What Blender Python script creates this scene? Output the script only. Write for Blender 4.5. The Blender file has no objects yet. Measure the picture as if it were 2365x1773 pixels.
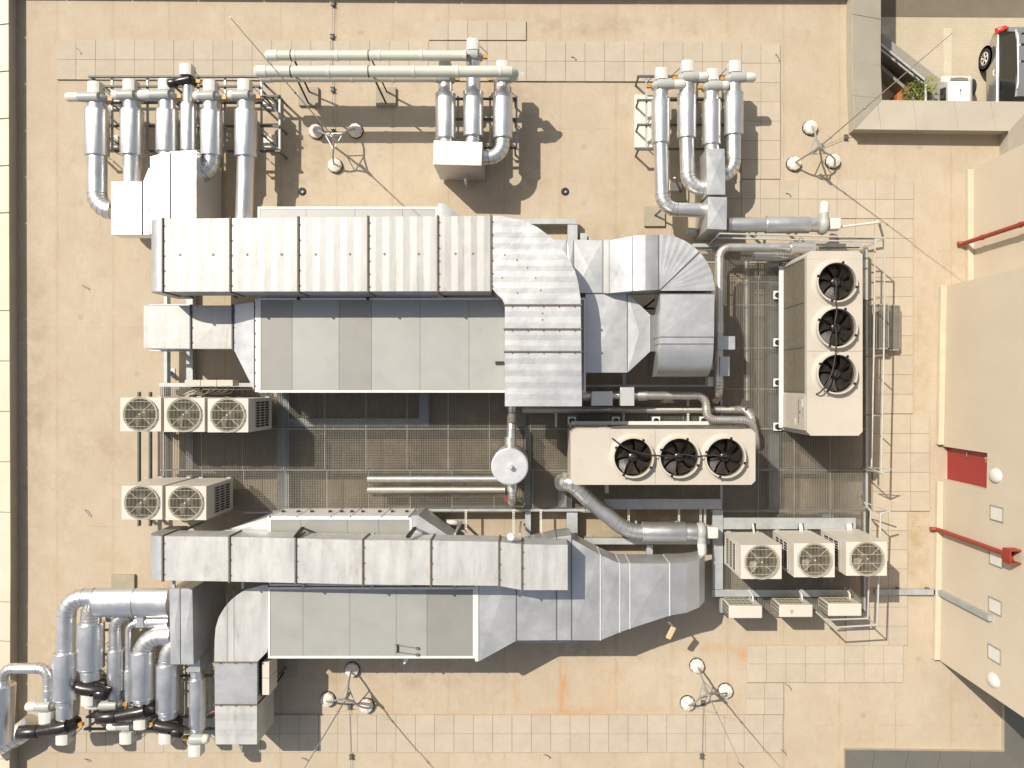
import bpy, bmesh, math, random
from mathutils import Vector, Matrix
from math import radians as R, pi, sin, cos
random.seed(7)
sc = bpy.context.scene
col = sc.collection
# ------------------------------------------------------------------ camera
NX, NY, F, H = 1235.0, 890.0, 1800.0, 20.0      # nadir point, focal length (photo pixels), flying height
cd = bpy.data.cameras.new('camera'); cam = bpy.data.objects.new('camera', cd); col.objects.link(cam)
cam.location = (0, 0, H); cd.sensor_width = 36; cd.lens = F / 2365 * 36
cd.shift_x = -(NX - 1182.5) / 2365; cd.shift_y = (NY - 886.5) / 2365
cd.clip_start = .1; cd.clip_end = 400
sc.camera = cam
# ------------------------------------------------------------------ light
SUN = Vector((-.60, .56, 1)).normalized()
w = bpy.data.worlds.new('World'); sc.world = w; w.use_nodes = True
nt = w.node_tree; nt.nodes.clear()
sk = nt.nodes.new('ShaderNodeTexSky'); sk.sky_type = 'NISHITA'; sk.sun_disc = False
sk.sun_elevation = R(50.6); sk.sun_rotation = math.atan2(SUN.x, SUN.y); sk.dust_density = 2.0; sk.air_density = 1.0
bg = nt.nodes.new('ShaderNodeBackground'); bg.inputs[1].default_value = .104
wo = nt.nodes.new('ShaderNodeOutputWorld')
hs = nt.nodes.new('ShaderNodeHueSaturation'); hs.inputs['Saturation'].default_value = .52; nt.links.new(sk.outputs[0], hs.inputs['Color']); nt.links.new(hs.outputs[0], bg.inputs[0]); nt.links.new(bg.outputs[0], wo.inputs[0])
ld = bpy.data.lights.new('sun', 'SUN'); ld.energy = 4.4; ld.angle = R(.5); ld.color = (1, .925, .81)
lo = bpy.data.objects.new('sun', ld); col.objects.link(lo); lo.location = SUN * 60
lo.rotation_euler = (-SUN).to_track_quat('-Z', 'Y').to_euler()
sc.view_settings.view_transform = 'Standard'; sc.view_settings.look = 'None'
sc.view_settings.exposure = .28; sc.view_settings.gamma = 1
sc.render.engine = 'CYCLES'

# ------------------------------------------------------------------ pixel -> world
def X(px, z=0): return (px - NX) / F * (H - z)
def Y(py, z=0): return (NY - py) / F * (H - z)
def P(px, py, z=0): return Vector((X(px, z), Y(py, z), z))
def L(px, z=0): return px / F * (H - z)

# ------------------------------------------------------------------ materials
def srgb(r, g, b):
    f = lambda c: (c / 255 / 12.92) if c <= 10 else ((c / 255 + .055) / 1.055) ** 2.4
    return (f(r), f(g), f(b))
class NG:
    def __init__(s, name):
        s.m = bpy.data.materials.new(name); s.m.use_nodes = True; s.t = s.m.node_tree; s.t.nodes.clear()
        s.o = s.t.nodes.new('ShaderNodeOutputMaterial'); s.b = s.t.nodes.new('ShaderNodeBsdfPrincipled')
        s.t.links.new(s.b.outputs[0], s.o.inputs[0]); s.tc = s.t.nodes.new('ShaderNodeTexCoord')
        s.co = s.tc.outputs['Object']
    def set(s, sock, v):
        if isinstance(v, bpy.types.NodeSocket): s.t.links.new(v, sock)
        else:
            if isinstance(v, (tuple, list)) and len(v) == 3 and sock.type == 'RGBA': v = (*v, 1)
            sock.default_value = v
    def noise(s, scale, detail=4, rough=.55, stretch=None, co=None, dist=0):
        n = s.t.nodes.new('ShaderNodeTexNoise'); n.inputs['Scale'].default_value = scale
        n.inputs['Detail'].default_value = detail; n.inputs['Roughness'].default_value = rough
        n.inputs['Distortion'].default_value = dist
        c = co or s.co
        if stretch:
            mp = s.t.nodes.new('ShaderNodeMapping'); mp.inputs['Scale'].default_value = stretch
            s.t.links.new(c, mp.inputs[0]); c = mp.outputs[0]
        s.t.links.new(c, n.inputs['Vector']); return n.outputs['Fac']
    def ramp(s, v, a, b):
        n = s.t.nodes.new('ShaderNodeMapRange'); s.set(n.inputs[0], v)
        n.inputs[1].default_value = a; n.inputs[2].default_value = b; return n.outputs[0]
    def math(s, op, a, b=0, c=None):
        n = s.t.nodes.new('ShaderNodeMath'); n.operation = op; s.set(n.inputs[0], a); s.set(n.inputs[1], b)
        if c is not None: s.set(n.inputs[2], c)
        return n.outputs[0]
    def mix(s, f, a, b, mode='MIX'):
        n = s.t.nodes.new('ShaderNodeMix'); n.data_type = 'RGBA'; n.blend_type = mode
        s.set(n.inputs[0], f); s.set(n.inputs[6], a); s.set(n.inputs[7], b); return n.outputs[2]
    def xyz(s, co=None):
        n = s.t.nodes.new('ShaderNodeSeparateXYZ'); s.t.links.new(co or s.co, n.inputs[0]); return n.outputs
    def bump(s, h, strength=.3, dist=.01):
        n = s.t.nodes.new('ShaderNodeBump'); n.inputs['Strength'].default_value = strength
        n.inputs['Distance'].default_value = dist; s.set(n.inputs['Height'], h)
        s.t.links.new(n.outputs[0], s.b.inputs['Normal'])
    def fin(s, color, rough=.6, metal=0, spec=.5):
        s.set(s.b.inputs['Base Color'], color); s.set(s.b.inputs['Roughness'], rough)
        s.set(s.b.inputs['Metallic'], metal); s.b.inputs['Specular IOR Level'].default_value = spec
        return s.m
def mul(c, k): return tuple(min(1, v * k) for v in c)
def simple(name, c, rough=.6, metal=0, var=.12, scale=3, fine=40, bump=.15, dist=.004, dirt=None, dirt_amt=.5, spec=.5, stretch=None, warp=0, wscale=1.8):
    g = NG(name)
    a = g.ramp(g.noise(scale, 5, .6, stretch), .3, .7); b = g.ramp(g.noise(fine, 3), .3, .7)
    cc = g.mix(a, mul(c, 1 - var), mul(c, 1 + var * .6))
    cc = g.mix(g.math('MULTIPLY', b, .25), cc, mul(c, 1 - var * 1.8))
    if dirt:
        d = g.ramp(g.noise(scale * 1.7, 6, .7, stretch), .55, .8)
        cc = g.mix(g.math('MULTIPLY', d, dirt_amt), cc, dirt)
    if warp: g.bump(g.math('ADD', g.math('MULTIPLY', g.noise(wscale, 3, .5), 1.0), g.math('MULTIPLY', g.noise(fine, 3), .0015)), 1.0, warp)
    elif bump: g.bump(g.noise(fine, 4), bump, dist)
    rr = g.math('ADD', rough - .06, g.math('MULTIPLY', a, .12))
    return g.fin(cc, rr, metal, spec)

M = {}
M['galv'] = simple('galvanised_sheet', (.54, .545, .54), .44, .68, .10, 1.6, 55, .05, .002, (.40, .38, .34), .35, warp=.014)
M['galv_old'] = simple('weathered_galvanised_sheet', (.54, .535, .51), .54, .42, .16, 1.2, 45, .06, .002, (.28, .21, .15), .6, stretch=(2.5, .7, 1), warp=.012)
M['galv_streaked'] = simple('streaked_galvanised_sheet', (.425, .42, .40), .52, .45, .15, 1.4, 45, .06, .002, (.27, .19, .12), .7, stretch=(3.5, .45, 1), warp=.009)
M['galv_white'] = simple('bright_sheet', (.78, .77, .75), .36, .6, .05, 1.2, 50, .08, .002, warp=.02)
M['steel'] = simple('polished_pipe_sheet', (.72, .715, .69), .35, .88, .06, 2.5, 60, .03, .001, warp=.0022, wscale=4)
M['steel_cool'] = simple('insulation_cladding', (.70, .70, .69), .35, .88, .08, 3, 30, .06, .002, warp=.004, wscale=4)
M['galv_beam'] = simple('hot_dip_galvanised', (.42, .44, .44), .55, .35, .16, 4, 50, .2, .002, (.55, .54, .50), .4)
M['dark_seam'] = simple('dark_sealant', (.16, .13, .10), .8, 0, .25, 9, 60, 0, dirt=(.30, .22, .13), dirt_amt=.8)
M['seam_brown'] = simple('gore_seam', (.30, .24, .19), .5, .4, .1, 5, 40, 0)
M['seam_grey'] = simple('dark_grey_seam', (.10, .10, .11), .7, .2, .1)  # dark grey for joints and clamps
M['roofpanel'] = simple('unit_roof_panel_light', (.34, .34, .315), .45, .1, .06, 1.4, 60, .08, .002, (.25, .22, .17), .3)
M['roofpanel_d'] = simple('unit_roof_panel_dark', (.265, .26, .235), .5, .1, .06, 1.4, 60, .08, .002, (.2, .17, .13), .3)
M['trim'] = simple('white_trim', (.72, .70, .66), .4, .1, .05, 5, 40, .05)
M['cream'] = simple('cream_powder_coat', (.50, .45, .375), .42, 0, .05, 1.3, 30, .04, .002, (.36, .29, .19), .35)
M['vrv'] = simple('ivory_powder_coat', (.58, .535, .46), .42, 0, .05, 2, 30, .04, .002, (.45, .38, .28), .22)
M['white'] = simple('white_plastic', (.62, .60, .54), .4, 0, .05, 5, 30, .03)
M['pvc'] = simple('pale_grey_pvc', (.55, .545, .46), .38, 0, .05, 4, 30, .04, .002, (.4, .38, .26), .3)
M['pvcgrey'] = simple('grey_pvc', (.38, .39, .36), .45, 0, .08, 4, 30, .04)
M['black'] = simple('black_plastic', (.022, .018, .016), .28, 0, .3, 5, 30, .1, .002)
M['blackmat'] = simple('matt_black', (.02, .02, .02), .6, 0, .3, 5, 30, .1)
M['blade'] = simple('fan_blade_dark', (.030, .023, .015), .42, 0, .3, 6, 60, .2, .002, spec=.30)
M['coil'] = None
M['concrete'] = simple('cast_concrete', (.70, .65, .56), .8, 0, .10, 6, 70, .3, .003, (.4, .33, .24), .4)
M['slab'] = simple('weathered_slab', (.34, .30, .22), .85, 0, .14, 5, 70, .3, .003)
M['red'] = simple('red_paint', (.30, .040, .022), .5, 0, .22, 4, 40, .08, dirt=(.20, .08, .05), dirt_amt=.6)
M['doorred'] = simple('red_door_paint', (.31, .022, .022), .42, 0, .08, 2, 60, .05)
M['wall'] = simple('cream_render', (.54, .465, .355), .85, 0, .05, .8, 70, .35, .004, (.50, .42, .27), .3)
M['coping'] = simple('coping_sheet', (.47, .42, .33), .5, .3, .06, 1.0, 60, .08, .002, (.34, .28, .2), .3)
M['coping_shaded'] = simple('shaded_coping_sheet', (.215, .20, .165), .5, .3, .08, 1.0, 60, .08, .002, (.12, .11, .10), .4)  # same coping sheet, with the shade of its sun-averted slope put into the colour
M['coping_sunlit'] = simple('sunlit_coping_sheet', (.58, .51, .39), .5, .1, .06, 1.0, 60, .08, .002, (.5, .4, .28), .4)  # same coping sheet, with sunlight on its west slope put into the colour
M['flash'] = simple('base_flashing', (.56, .48, .36), .8, 0, .10, 2, 40, .2, .003, (.4, .3, .2), .4)
M['parwall'] = simple('parapet_membrane', (.40, .36, .28), .85, 0, .12, 2, 50, .2, .004)
M['street'] = None
M['terracotta'] = simple('terracotta', (.42, .15, .05), .75, 0, .12, 6, 60, .2)
M['carpaint'] = simple('silver_car_paint', (.50, .50, .47), .22, .75, .03, 2, 200, 0)
M['carwhite'] = simple('white_car_paint', (.75, .73, .72), .25, 0, .02, 2, 200, 0)
M['glass'] = simple('dark_glass', (.012, .014, .014), .06, 0, .05, 2, 30, 0, spec=.8)
M['tyre'] = simple('tyre_rubber', (.02, .02, .02), .8, 0, .2, 8, 60, .2)
M['redlens'] = simple('red_lens', (.55, .02, .02), .15, 0, .05, 5, 30, 0)
M['green'] = simple('leaf_green', (.10, .13, .03), .6, 0, .4, 14, 40, .2)
M['green2'] = simple('leaf_yellow_green', (.26, .27, .05), .6, 0, .3, 14, 40, .2)
M['wire'] = simple('conductor_wire', (.30, .28, .25), .5, .6, .1)
M['yellow'] = simple('yellow_edge', (.55, .60, .03), .6, 0, .1)
M['amber'] = simple('amber_plastic', (.50, .25, .03), .5, 0, .2)
M['blue'] = simple('blue_plastic', (.03, .07, .2), .5, 0, .2)
M['asphalt'] = simple('asphalt', (.17, .142, .098), .9, 0, .15, 2.5, 120, .5, .006)
M['paintwhite'] = simple('road_paint', (.52, .46, .34), .8, 0, .1, 6, 60, .2)
M['cylgrey'] = simple('smoke_grey_wall', (.27, .25, .21), .7, 0, .06, 2, 40, .1)

def coil_mat():
    g = NG('finned_coil')
    x = g.xyz()
    w_ = g.math('SINE', g.math('MULTIPLY', x[2], 260)); n = g.noise(9, 5, .7)
    c = g.mix(g.ramp(g.math('ADD', g.math('MULTIPLY', w_, .3), n), .1, .9), (.13, .11, .075), (.27, .235, .165))
    g.bump(w_, .5, .004); return g.fin(c, .55, .25)
M['coil'] = coil_mat()
def coil2_mat():
    g = NG('green_finned_coil')
    x = g.xyz(); w_ = g.math('SINE', g.math('MULTIPLY', x[0], 240))
    c = g.mix(g.ramp(w_, -1, 1), (.10, .105, .075), (.20, .20, .14)); g.bump(w_, .5, .004); return g.fin(c, .55, .2)
M['coil_green'] = coil2_mat()

def roof_mat():
    g = NG('roof_membrane'); x, y, z = g.xyz()
    big = g.ramp(g.noise(.35, 5, .6), .3, .7); mid = g.ramp(g.noise(1.3, 7, .72, None, None, .6), .34, .70); fine = g.noise(28, 4, .7)
    c = g.mix(big, (.43, .355, .262), (.495, .42, .322))
    c = g.mix(g.math('MULTIPLY', mid, .55), c, (.37, .29, .19))
    c = g.mix(g.math('MULTIPLY', g.ramp(g.noise(.55, 6, .75, (1, .6, 1)), .5, .72), .42), c, (.56, .50, .40))
    c = g.mix(g.ramp(fine, .42, .9), c, (.36, .29, .20))
    tide = g.math('MULTIPLY', g.ramp(g.math('ABSOLUTE', g.math('SUBTRACT', g.noise(.55, 4, .62), .53)), .016, .0), g.ramp(g.noise(1.1, 2), .45, .6))
    c = g.mix(g.math('MULTIPLY', tide, .30), c, (.34, .26, .17))
    c = g.mix(g.math('MULTIPLY', g.ramp(g.noise(.22, 4, .6), .45, .68), .35), c, (.40, .325, .235))
    # fine brushing along the rolls
    br = g.noise(9, 4, .7, (2.6, .25, 1)); c = g.mix(g.math('MULTIPLY', g.ramp(br, .5, .8), .20), c, (.60, .52, .40))
    # roll seams
    wob = g.math('MULTIPLY', g.math('SUBTRACT', g.noise(1.1, 3), .5), .035)
    fx = g.math('FRACT', g.math('ADD', g.math('DIVIDE', g.math('ADD', x, wob), 1.434), .045 + 20))
    sx = g.math('LESS_THAN', g.math('ABSOLUTE', g.math('SUBTRACT', fx, .5)), .0055)
    c = g.mix(g.math('MULTIPLY', sx, g.ramp(g.noise(3, 3), .35, .6)), c, (.36, .27, .17))
    edge = g.ramp(g.math('ABSOLUTE', g.math('SUBTRACT', fx, .5)), .07, .0)
    c = g.mix(g.math('MULTIPLY', g.math('MULTIPLY', edge, mid), .35), c, (.36, .25, .14))
    fy = g.math('FRACT', g.math('ADD', g.math('DIVIDE', g.math('ADD', y, wob), 5.1), .21 + 20))
    sy = g.math('LESS_THAN', g.math('ABSOLUTE', g.math('SUBTRACT', fy, .5)), .0016)
    c = g.mix(g.math('MULTIPLY', sy, g.ramp(g.noise(2, 3), .4, .6)), c, (.38, .28, .18))
    # fastener plates : soft rings
    gx = g.math('MULTIPLY', g.math('SUBTRACT', g.math('FRACT', g.math('ADD', g.math('DIVIDE', x, 1.434), 20.62)), .5), 1.434)
    gy = g.math('MULTIPLY', g.math('SUBTRACT', g.math('FRACT', g.math('ADD', g.math('DIVIDE', y, 1.46), 20.30)), .5), 1.46)
    d = g.math('SQRT', g.math('ADD', g.math('MULTIPLY', gx, gx), g.math('MULTIPLY', gy, gy)))
    d = g.math('ADD', d, g.math('MULTIPLY', g.math('SUBTRACT', g.noise(9, 3), .5), .06))
    ring = g.math('LESS_THAN', g.math('ABSOLUTE', g.math('SUBTRACT', d, .055)), .012)
    core = g.math('LESS_THAN', d, .03)
    rr = g.math('MULTIPLY', g.math('MAXIMUM', ring, g.math('MULTIPLY', core, .8)), g.ramp(g.noise(.9, 2), .47, .62))
    c = g.mix(g.math('MULTIPLY', rr, .55), c, (.29, .22, .13))
    # rust runs and damp patches on this roof, plus painted shade under the platform
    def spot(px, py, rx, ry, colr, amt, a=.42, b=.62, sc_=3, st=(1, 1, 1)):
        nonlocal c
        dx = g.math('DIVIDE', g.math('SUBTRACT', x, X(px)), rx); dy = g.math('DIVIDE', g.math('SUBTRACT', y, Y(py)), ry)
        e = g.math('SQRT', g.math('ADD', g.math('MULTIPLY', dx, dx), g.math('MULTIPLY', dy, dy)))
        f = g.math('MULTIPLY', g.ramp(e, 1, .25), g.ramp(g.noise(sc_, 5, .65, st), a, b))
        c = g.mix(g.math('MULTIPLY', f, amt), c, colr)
    rust = (.47, .24, .095)
    spot(1300, 1590, .22, .75, rust, .85, .34, .56, 4, (2, .5, 1)); spot(1320, 1642, 1.0, .16, rust, .75, .4, .62, 4)
    spot(1400, 1590, 1.1, .9, rust, .40, .38, .7, 2, (1.2, .5, 1)); spot(1450, 1640, 1.6, .2, rust, .4, .4, .7, 3); spot(1193, 1600, .12, .8, rust, .5, .4, .6, 5, (3, .5, 1))
    spot(1660, 1500, 1.1, .22, rust, .6, .4, .65, 4); spot(1718, 1518, .3, .4, rust, .6, .4, .65, 4)
    spot(890, 1620, .14, .6, rust, .35, .4, .6, 5, (3, .5, 1)); spot(1180, 1650, 6, .12, rust, .30, .4, .65, 4)
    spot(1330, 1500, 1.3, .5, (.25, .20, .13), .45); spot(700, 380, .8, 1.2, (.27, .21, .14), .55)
    spot(1230, 420, .9, .9, (.33, .25, .16), .5); spot(2115, 1230, .45, 2.2, (.36, .27, .15), .8, .4, .6)
    spot(1430, 420, 1.0, 1.0, (.36, .28, .18), .5); spot(2125, 800, .35, 3, (.40, .31, .20), .7)
    spot(1960, 90, .7, .9, (.42, .33, .22), .5); spot(120, 1500, .6, 2, (.36, .28, .18), .5)
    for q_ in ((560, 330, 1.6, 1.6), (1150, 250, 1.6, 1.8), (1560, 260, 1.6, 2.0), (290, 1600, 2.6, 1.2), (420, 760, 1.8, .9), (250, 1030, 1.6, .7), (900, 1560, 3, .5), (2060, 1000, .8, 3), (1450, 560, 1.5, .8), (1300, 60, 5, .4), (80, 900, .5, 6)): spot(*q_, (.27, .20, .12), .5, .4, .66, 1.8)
    spot(1010, 1040, 7.2, 2.4, (.16, .115, .065), .75, .2, .5, 1.5); spot(1850, 1000, 2.2, 5.0, (.16, .115, .065), .75, .2, .5, 1.5); spot(1500, 1180, 2.6, 1.5, (.20, .14, .07), .8, .2, .5, 1.5)  # shade below the walkway and machines, painted dark brown into the roof colour
    g.bump(g.noise(60, 4), .25, .004)
    return g.fin(c, .86, 0, .3)
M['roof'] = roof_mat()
def paver_mat():
    g = NG('paving_slab_concrete'); a = g.t.nodes.new('ShaderNodeVertexColor'); a.layer_name = 'tone'
    n = g.ramp(g.noise(3, 5, .65), .3, .7); f = g.noise(55, 4, .7)
    c = g.mix(n, (.42, .36, .278), (.47, .405, .32)); c = g.mix(g.ramp(f, .45, .9), c, (.36, .30, .20))
    d = g.ramp(g.noise(1.3, 6, .7), .56, .75); c = g.mix(g.math('MULTIPLY', d, .3), c, (.36, .28, .17))
    c = g.mix(1, c, a.outputs[0], 'MULTIPLY'); g.bump(f, .3, .003); return g.fin(c, .88, 0, .3)
M['paver'] = paver_mat()
def street_mat():
    g = NG('block_paving')
    br = g.t.nodes.new('ShaderNodeTexBrick'); g.t.links.new(g.co, br.inputs[0]); br.inputs['Scale'].default_value = 5
    br.inputs['Color1'].default_value = (*(.50, .43, .325), 1); br.inputs['Color2'].default_value = (*(.53, .46, .35), 1)
    br.inputs['Mortar'].default_value = (*(.34, .28, .20), 1); br.inputs['Mortar Size'].default_value = .02
    n = g.ramp(g.noise(1.1, 5, .6), .3, .7); c = g.mix(g.math('MULTIPLY', n, .4), br.outputs[0], (.33, .28, .18))
    return g.fin(c, .9, 0, .3)
M['street'] = street_mat()

# ------------------------------------------------------------------ mesh builder
SPLIT = {'coupler', 'valve_sleeve', 'support_angle', 'strut', 'actuator_box', 'junction_box', 'leg', 'foot', 'saddle', 'bracket', 'roof_rail', 'tail_light', 'cable_cutout', 'stand', 'brace', 'pipe_stub', 'base_rail', 'feet', 'stake', 'sticker', 'handle', 'holder_pair', 'roof_bar', 'door_handle', 'base_flashing', 'post', 'duct_bracket', 'stringer', 'seam'}
class MB:
    def __init__(s): s.v = []; s.f = []; s.seams = None
    def add(s, vs, fs):
        n = len(s.v); s.v += [Vector(v) for v in vs]; s.f += [tuple(i + n for i in f) for f in fs]; return s
    def prism(s, xy, z0, z1, cap=0.0):
        n = len(xy); vs = [(x, y, z0) for x, y in xy] + [(x, y, z1) for x, y in xy]
        fs = [(i, (i + 1) % n, (i + 1) % n + n, i + n) for i in range(n)] + [tuple(reversed(range(n)))]
        if cap:
            cx = sum(p[0] for p in xy) / n; cy = sum(p[1] for p in xy) / n
            vs.append((cx, cy, z1 + cap)); fs += [(i + n, (i + 1) % n + n, 2 * n) for i in range(n)]
        else: fs.append(tuple(range(n, 2 * n)))
        return s.add(vs, fs)
    def pp(s, pts, z0, z1, cap=0.0):             # prism whose top outline is given in photo pixels at height z1
        return s.prism([(X(a, z1), Y(b, z1)) for a, b in pts], z0, z1, cap)
    def rp(s, x0, y0, x1, y1, z0, z1, cap=0.0): return s.pp([(x0, y1), (x1, y1), (x1, y0), (x0, y0)], z0, z1, cap)
    def box(s, c, d, rz=0):
        x, y, z = [k / 2 for k in d]; m = Matrix.Rotation(rz, 3, 'Z'); c = Vector(c)
        vs = [c + m @ Vector((sx * x, sy * y, sz * z)) for sz in (-1, 1) for sy in (-1, 1) for sx in (-1, 1)]
        return s.add(vs, [(0, 2, 3, 1), (4, 5, 7, 6), (0, 1, 5, 4), (2, 6, 7, 3), (0, 4, 6, 2), (1, 3, 7, 5)])
    def bar(s, a, b, wd, ht=None):                # rectangular bar between two points
        a = Vector(a); b = Vector(b); d = (b - a).normalized(); ht = ht or wd
        up = Vector((0, 0, 1)) if abs(d.z) < .95 else Vector((1, 0, 0))
        sd = d.cross(up).normalized() * wd / 2; u = sd.cross(d).normalized() * ht / 2
        vs = [p + i * sd + j * u for p in (a, b) for i, j in ((-1, -1), (1, -1), (1, 1), (-1, 1))]
        return s.add(vs, [(3, 2, 1, 0), (4, 5, 6, 7), (0, 1, 5, 4), (1, 2, 6, 5), (2, 3, 7, 6), (3, 0, 4, 7)])
    def tube(s, pts, r, seg=20, caps=True):
        pts = [Vector(p) for p in pts]; n = len(pts); rs = r if isinstance(r, (list, tuple)) else [r] * n
        rings = []; prev = None
        for i, p in enumerate(pts):
            a = (p - pts[i - 1]) if i else None; b = (pts[i + 1] - p) if i < n - 1 else None
            if a is not None and a.length < 1e-6: a = b
            if b is not None and b.length < 1e-6: b = a
            a = a if a is not None else b; b = b if b is not None else a
            a = a.normalized(); b = b.normalized(); t = (a + b)
            t = t.normalized() if t.length > 1e-5 else a
            if prev is None:
                up = Vector((0, 0, 1)) if abs(t.z) < .9 else Vector((0, 1, 0)); u = (up - t * up.dot(t)).normalized()
            else: u = (prev - t * prev.dot(t)).normalized()
            prev = u; vv = t.cross(u); k = 1 / max(.5, t.dot(a))
            bn = (b - a); bn = (bn - t * bn.dot(t)); ln = bn.length
            ring = []
            for j in range(seg):
                o = (u * cos(2 * pi * j / seg) + vv * sin(2 * pi * j / seg)) * rs[i]
                if ln > 1e-4: e = bn / ln; o += e * o.dot(e) * (k - 1)
                ring.append(p + o)
            rings.append(ring)
        vs = [q for r_ in rings for q in r_]
        fs = [(i * seg + j, i * seg + (j + 1) % seg, (i + 1) * seg + (j + 1) % seg, (i + 1) * seg + j) for i in range(n - 1) for j in range(seg)]
        if caps: fs += [tuple(reversed(range(seg))), tuple(range((n - 1) * seg, n * seg))]
        return s.add(vs, fs)
    def lathe(s, c, prof, seg=32, close=False):
        c = Vector(c); n = len(prof); vs = [c + Vector((r * cos(2 * pi * j / seg), r * sin(2 * pi * j / seg), z)) for r, z in prof for j in range(seg)]
        fs = [(i * seg + j, i * seg + (j + 1) % seg, (i + 1) * seg + (j + 1) % seg, (i + 1) * seg + j) for i in range(n - 1) for j in range(seg)]
        if close: fs += [((n - 1) * seg + j, (n - 1) * seg + (j + 1) % seg, (j + 1) % seg, j) for j in range(seg)]
        else:
            if prof[0][0] > .0005: fs.append(tuple(reversed(range(seg))))
            if prof[-1][0] > .0005: fs.append(tuple(range((n - 1) * seg, n * seg)))
        return s.add(vs, fs)
    def loft(s, rings, caps=True):
        k = len(rings[0]); n = len(rings); vs = [q for r_ in rings for q in r_]
        fs = [(i * k + j, i * k + (j + 1) % k, (i + 1) * k + (j + 1) % k, (i + 1) * k + j) for i in range(n - 1) for j in range(k)]
        if caps: fs += [tuple(reversed(range(k))), tuple(range((n - 1) * k, n * k))]
        return s.add(vs, fs)
    def plate_hole(s, x0, x1, y0, y1, cx, cy, r, z0, z1, seg=48):
        angs = [2 * pi * i / seg for i in range(seg)] + [math.atan2(b - cy, a - cx) % (2 * pi) for a in (x0, x1) for b in (y0, y1)]
        angs = sorted(set(round(a, 5) for a in angs)); o = []; i_ = []
        for a in angs:
            dx, dy = cos(a), sin(a); t = 1e9
            if dx > 1e-6: t = min(t, (x1 - cx) / dx)
            if dx < -1e-6: t = min(t, (x0 - cx) / dx)
            if dy > 1e-6: t = min(t, (y1 - cy) / dy)
            if dy < -1e-6: t = min(t, (y0 - cy) / dy)
            o.append((cx + dx * t, cy + dy * t)); i_.append((cx + dx * r, cy + dy * r))
        n = len(angs); vs = [(x, y, z) for z in (z0, z1) for ls in (o, i_) for x, y in ls]; fs = []
        for j in range(n):
            k = (j + 1) % n
            fs += [(2 * n + j, 2 * n + k, 3 * n + k, 3 * n + j), (n + j, n + k, k, j), (j, k, 2 * n + k, 2 * n + j), (n + k, n + j, 3 * n + j, 3 * n + k)]
        return s.add(vs, fs)
    def parts(s):
        pr = list(range(len(s.v)))
        def fd(a):
            while pr[a] != a: pr[a] = pr[pr[a]]; a = pr[a]
            return a
        for f in s.f:
            r0 = fd(f[0])
            for i in f[1:]: pr[fd(i)] = r0
        g = {}
        for f in s.f: g.setdefault(fd(f[0]), []).append(f)
        out = []
        for fs in g.values():
            ids = sorted({i for f in fs for i in f}); mp = {i: k for k, i in enumerate(ids)}
            b = MB(); b.v = [s.v[i] for i in ids]; b.f = [tuple(mp[i] for i in f) for f in fs]; out.append(b)
        return out
    def build(s, name, mat, parent=None, *a, **k):
        if name in SPLIT and parent is not None and s.f:
            ps = s.parts()
            if 1 < len(ps) < 30: return [b._build(name, mat, parent, *a, **k) for b in ps][0]
        if s.seams is not None: k.setdefault('sharp', 14)
        o = s._build(name, mat, parent, *a, **k)
        if s.seams is not None and s.seams.f: s.seams._build('seam_bands', 'seam_brown', o if parent is not None and parent.parent is None else parent)
        return o
    def _build(s, name, mat, parent=None, origin=None, smooth=True, sharp=32, bevel=0, tones=None, fix=True):
        me = bpy.data.meshes.new(name)
        o0 = parent.get('_o') if parent is not None else None
        org = Vector(o0) if o0 is not None else (Vector(origin) if origin is not None else Vector((0, 0, 0)))
        me.from_pydata([v - org for v in s.v], [], s.f); me.update()
        if fix:
            bm = bmesh.new(); bm.from_mesh(me); bmesh.ops.recalc_face_normals(bm, faces=bm.faces); bm.to_mesh(me); bm.free()
        if tones:
            ca = me.color_attributes.new('tone', 'FLOAT_COLOR', 'CORNER'); k = 0
            for p in me.polygons:
                t = tones[min(len(tones) - 1, p.index // 6)]
                for li in p.loop_indices: ca.data[li].color = (t, t, t, 1)
        if smooth:
            me.polygons.foreach_set('use_smooth', [True] * len(me.polygons)); me.set_sharp_from_angle(angle=R(sharp))
        me.materials.append(M[mat] if isinstance(mat, str) else mat)
        o = bpy.data.objects.new(name, me); col.objects.link(o)
        if parent is not None: o.parent = parent; o['_o'] = tuple(org)
        else: o.location = org
        if bevel:
            b = o.modifiers.new('bevel', 'BEVEL'); b.width = bevel; b.segments = 2; b.limit_method = 'ANGLE'; b.angle_limit = R(40)
        return o
def tag(o, label, cat, group=None):
    o['label'] = label; o['category'] = cat
    if group: o['group'] = group
    return o
def thing(name, label, cat, loc, group=None):
    o = bpy.data.objects.new(name, None); o.empty_display_size = .2; col.objects.link(o); o.location = loc; o['_o'] = tuple(loc)
    return tag(o, label, cat, group)
def structure(o, kind='structure'): o['kind'] = kind; return o
def copy_tree(o, parent=None):
    c = o.copy(); col.objects.link(c)
    if parent is not None: c.parent = parent
    for ch in [k for k in bpy.data.objects if k.parent == o]: copy_tree(ch, c)
    return c
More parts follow.
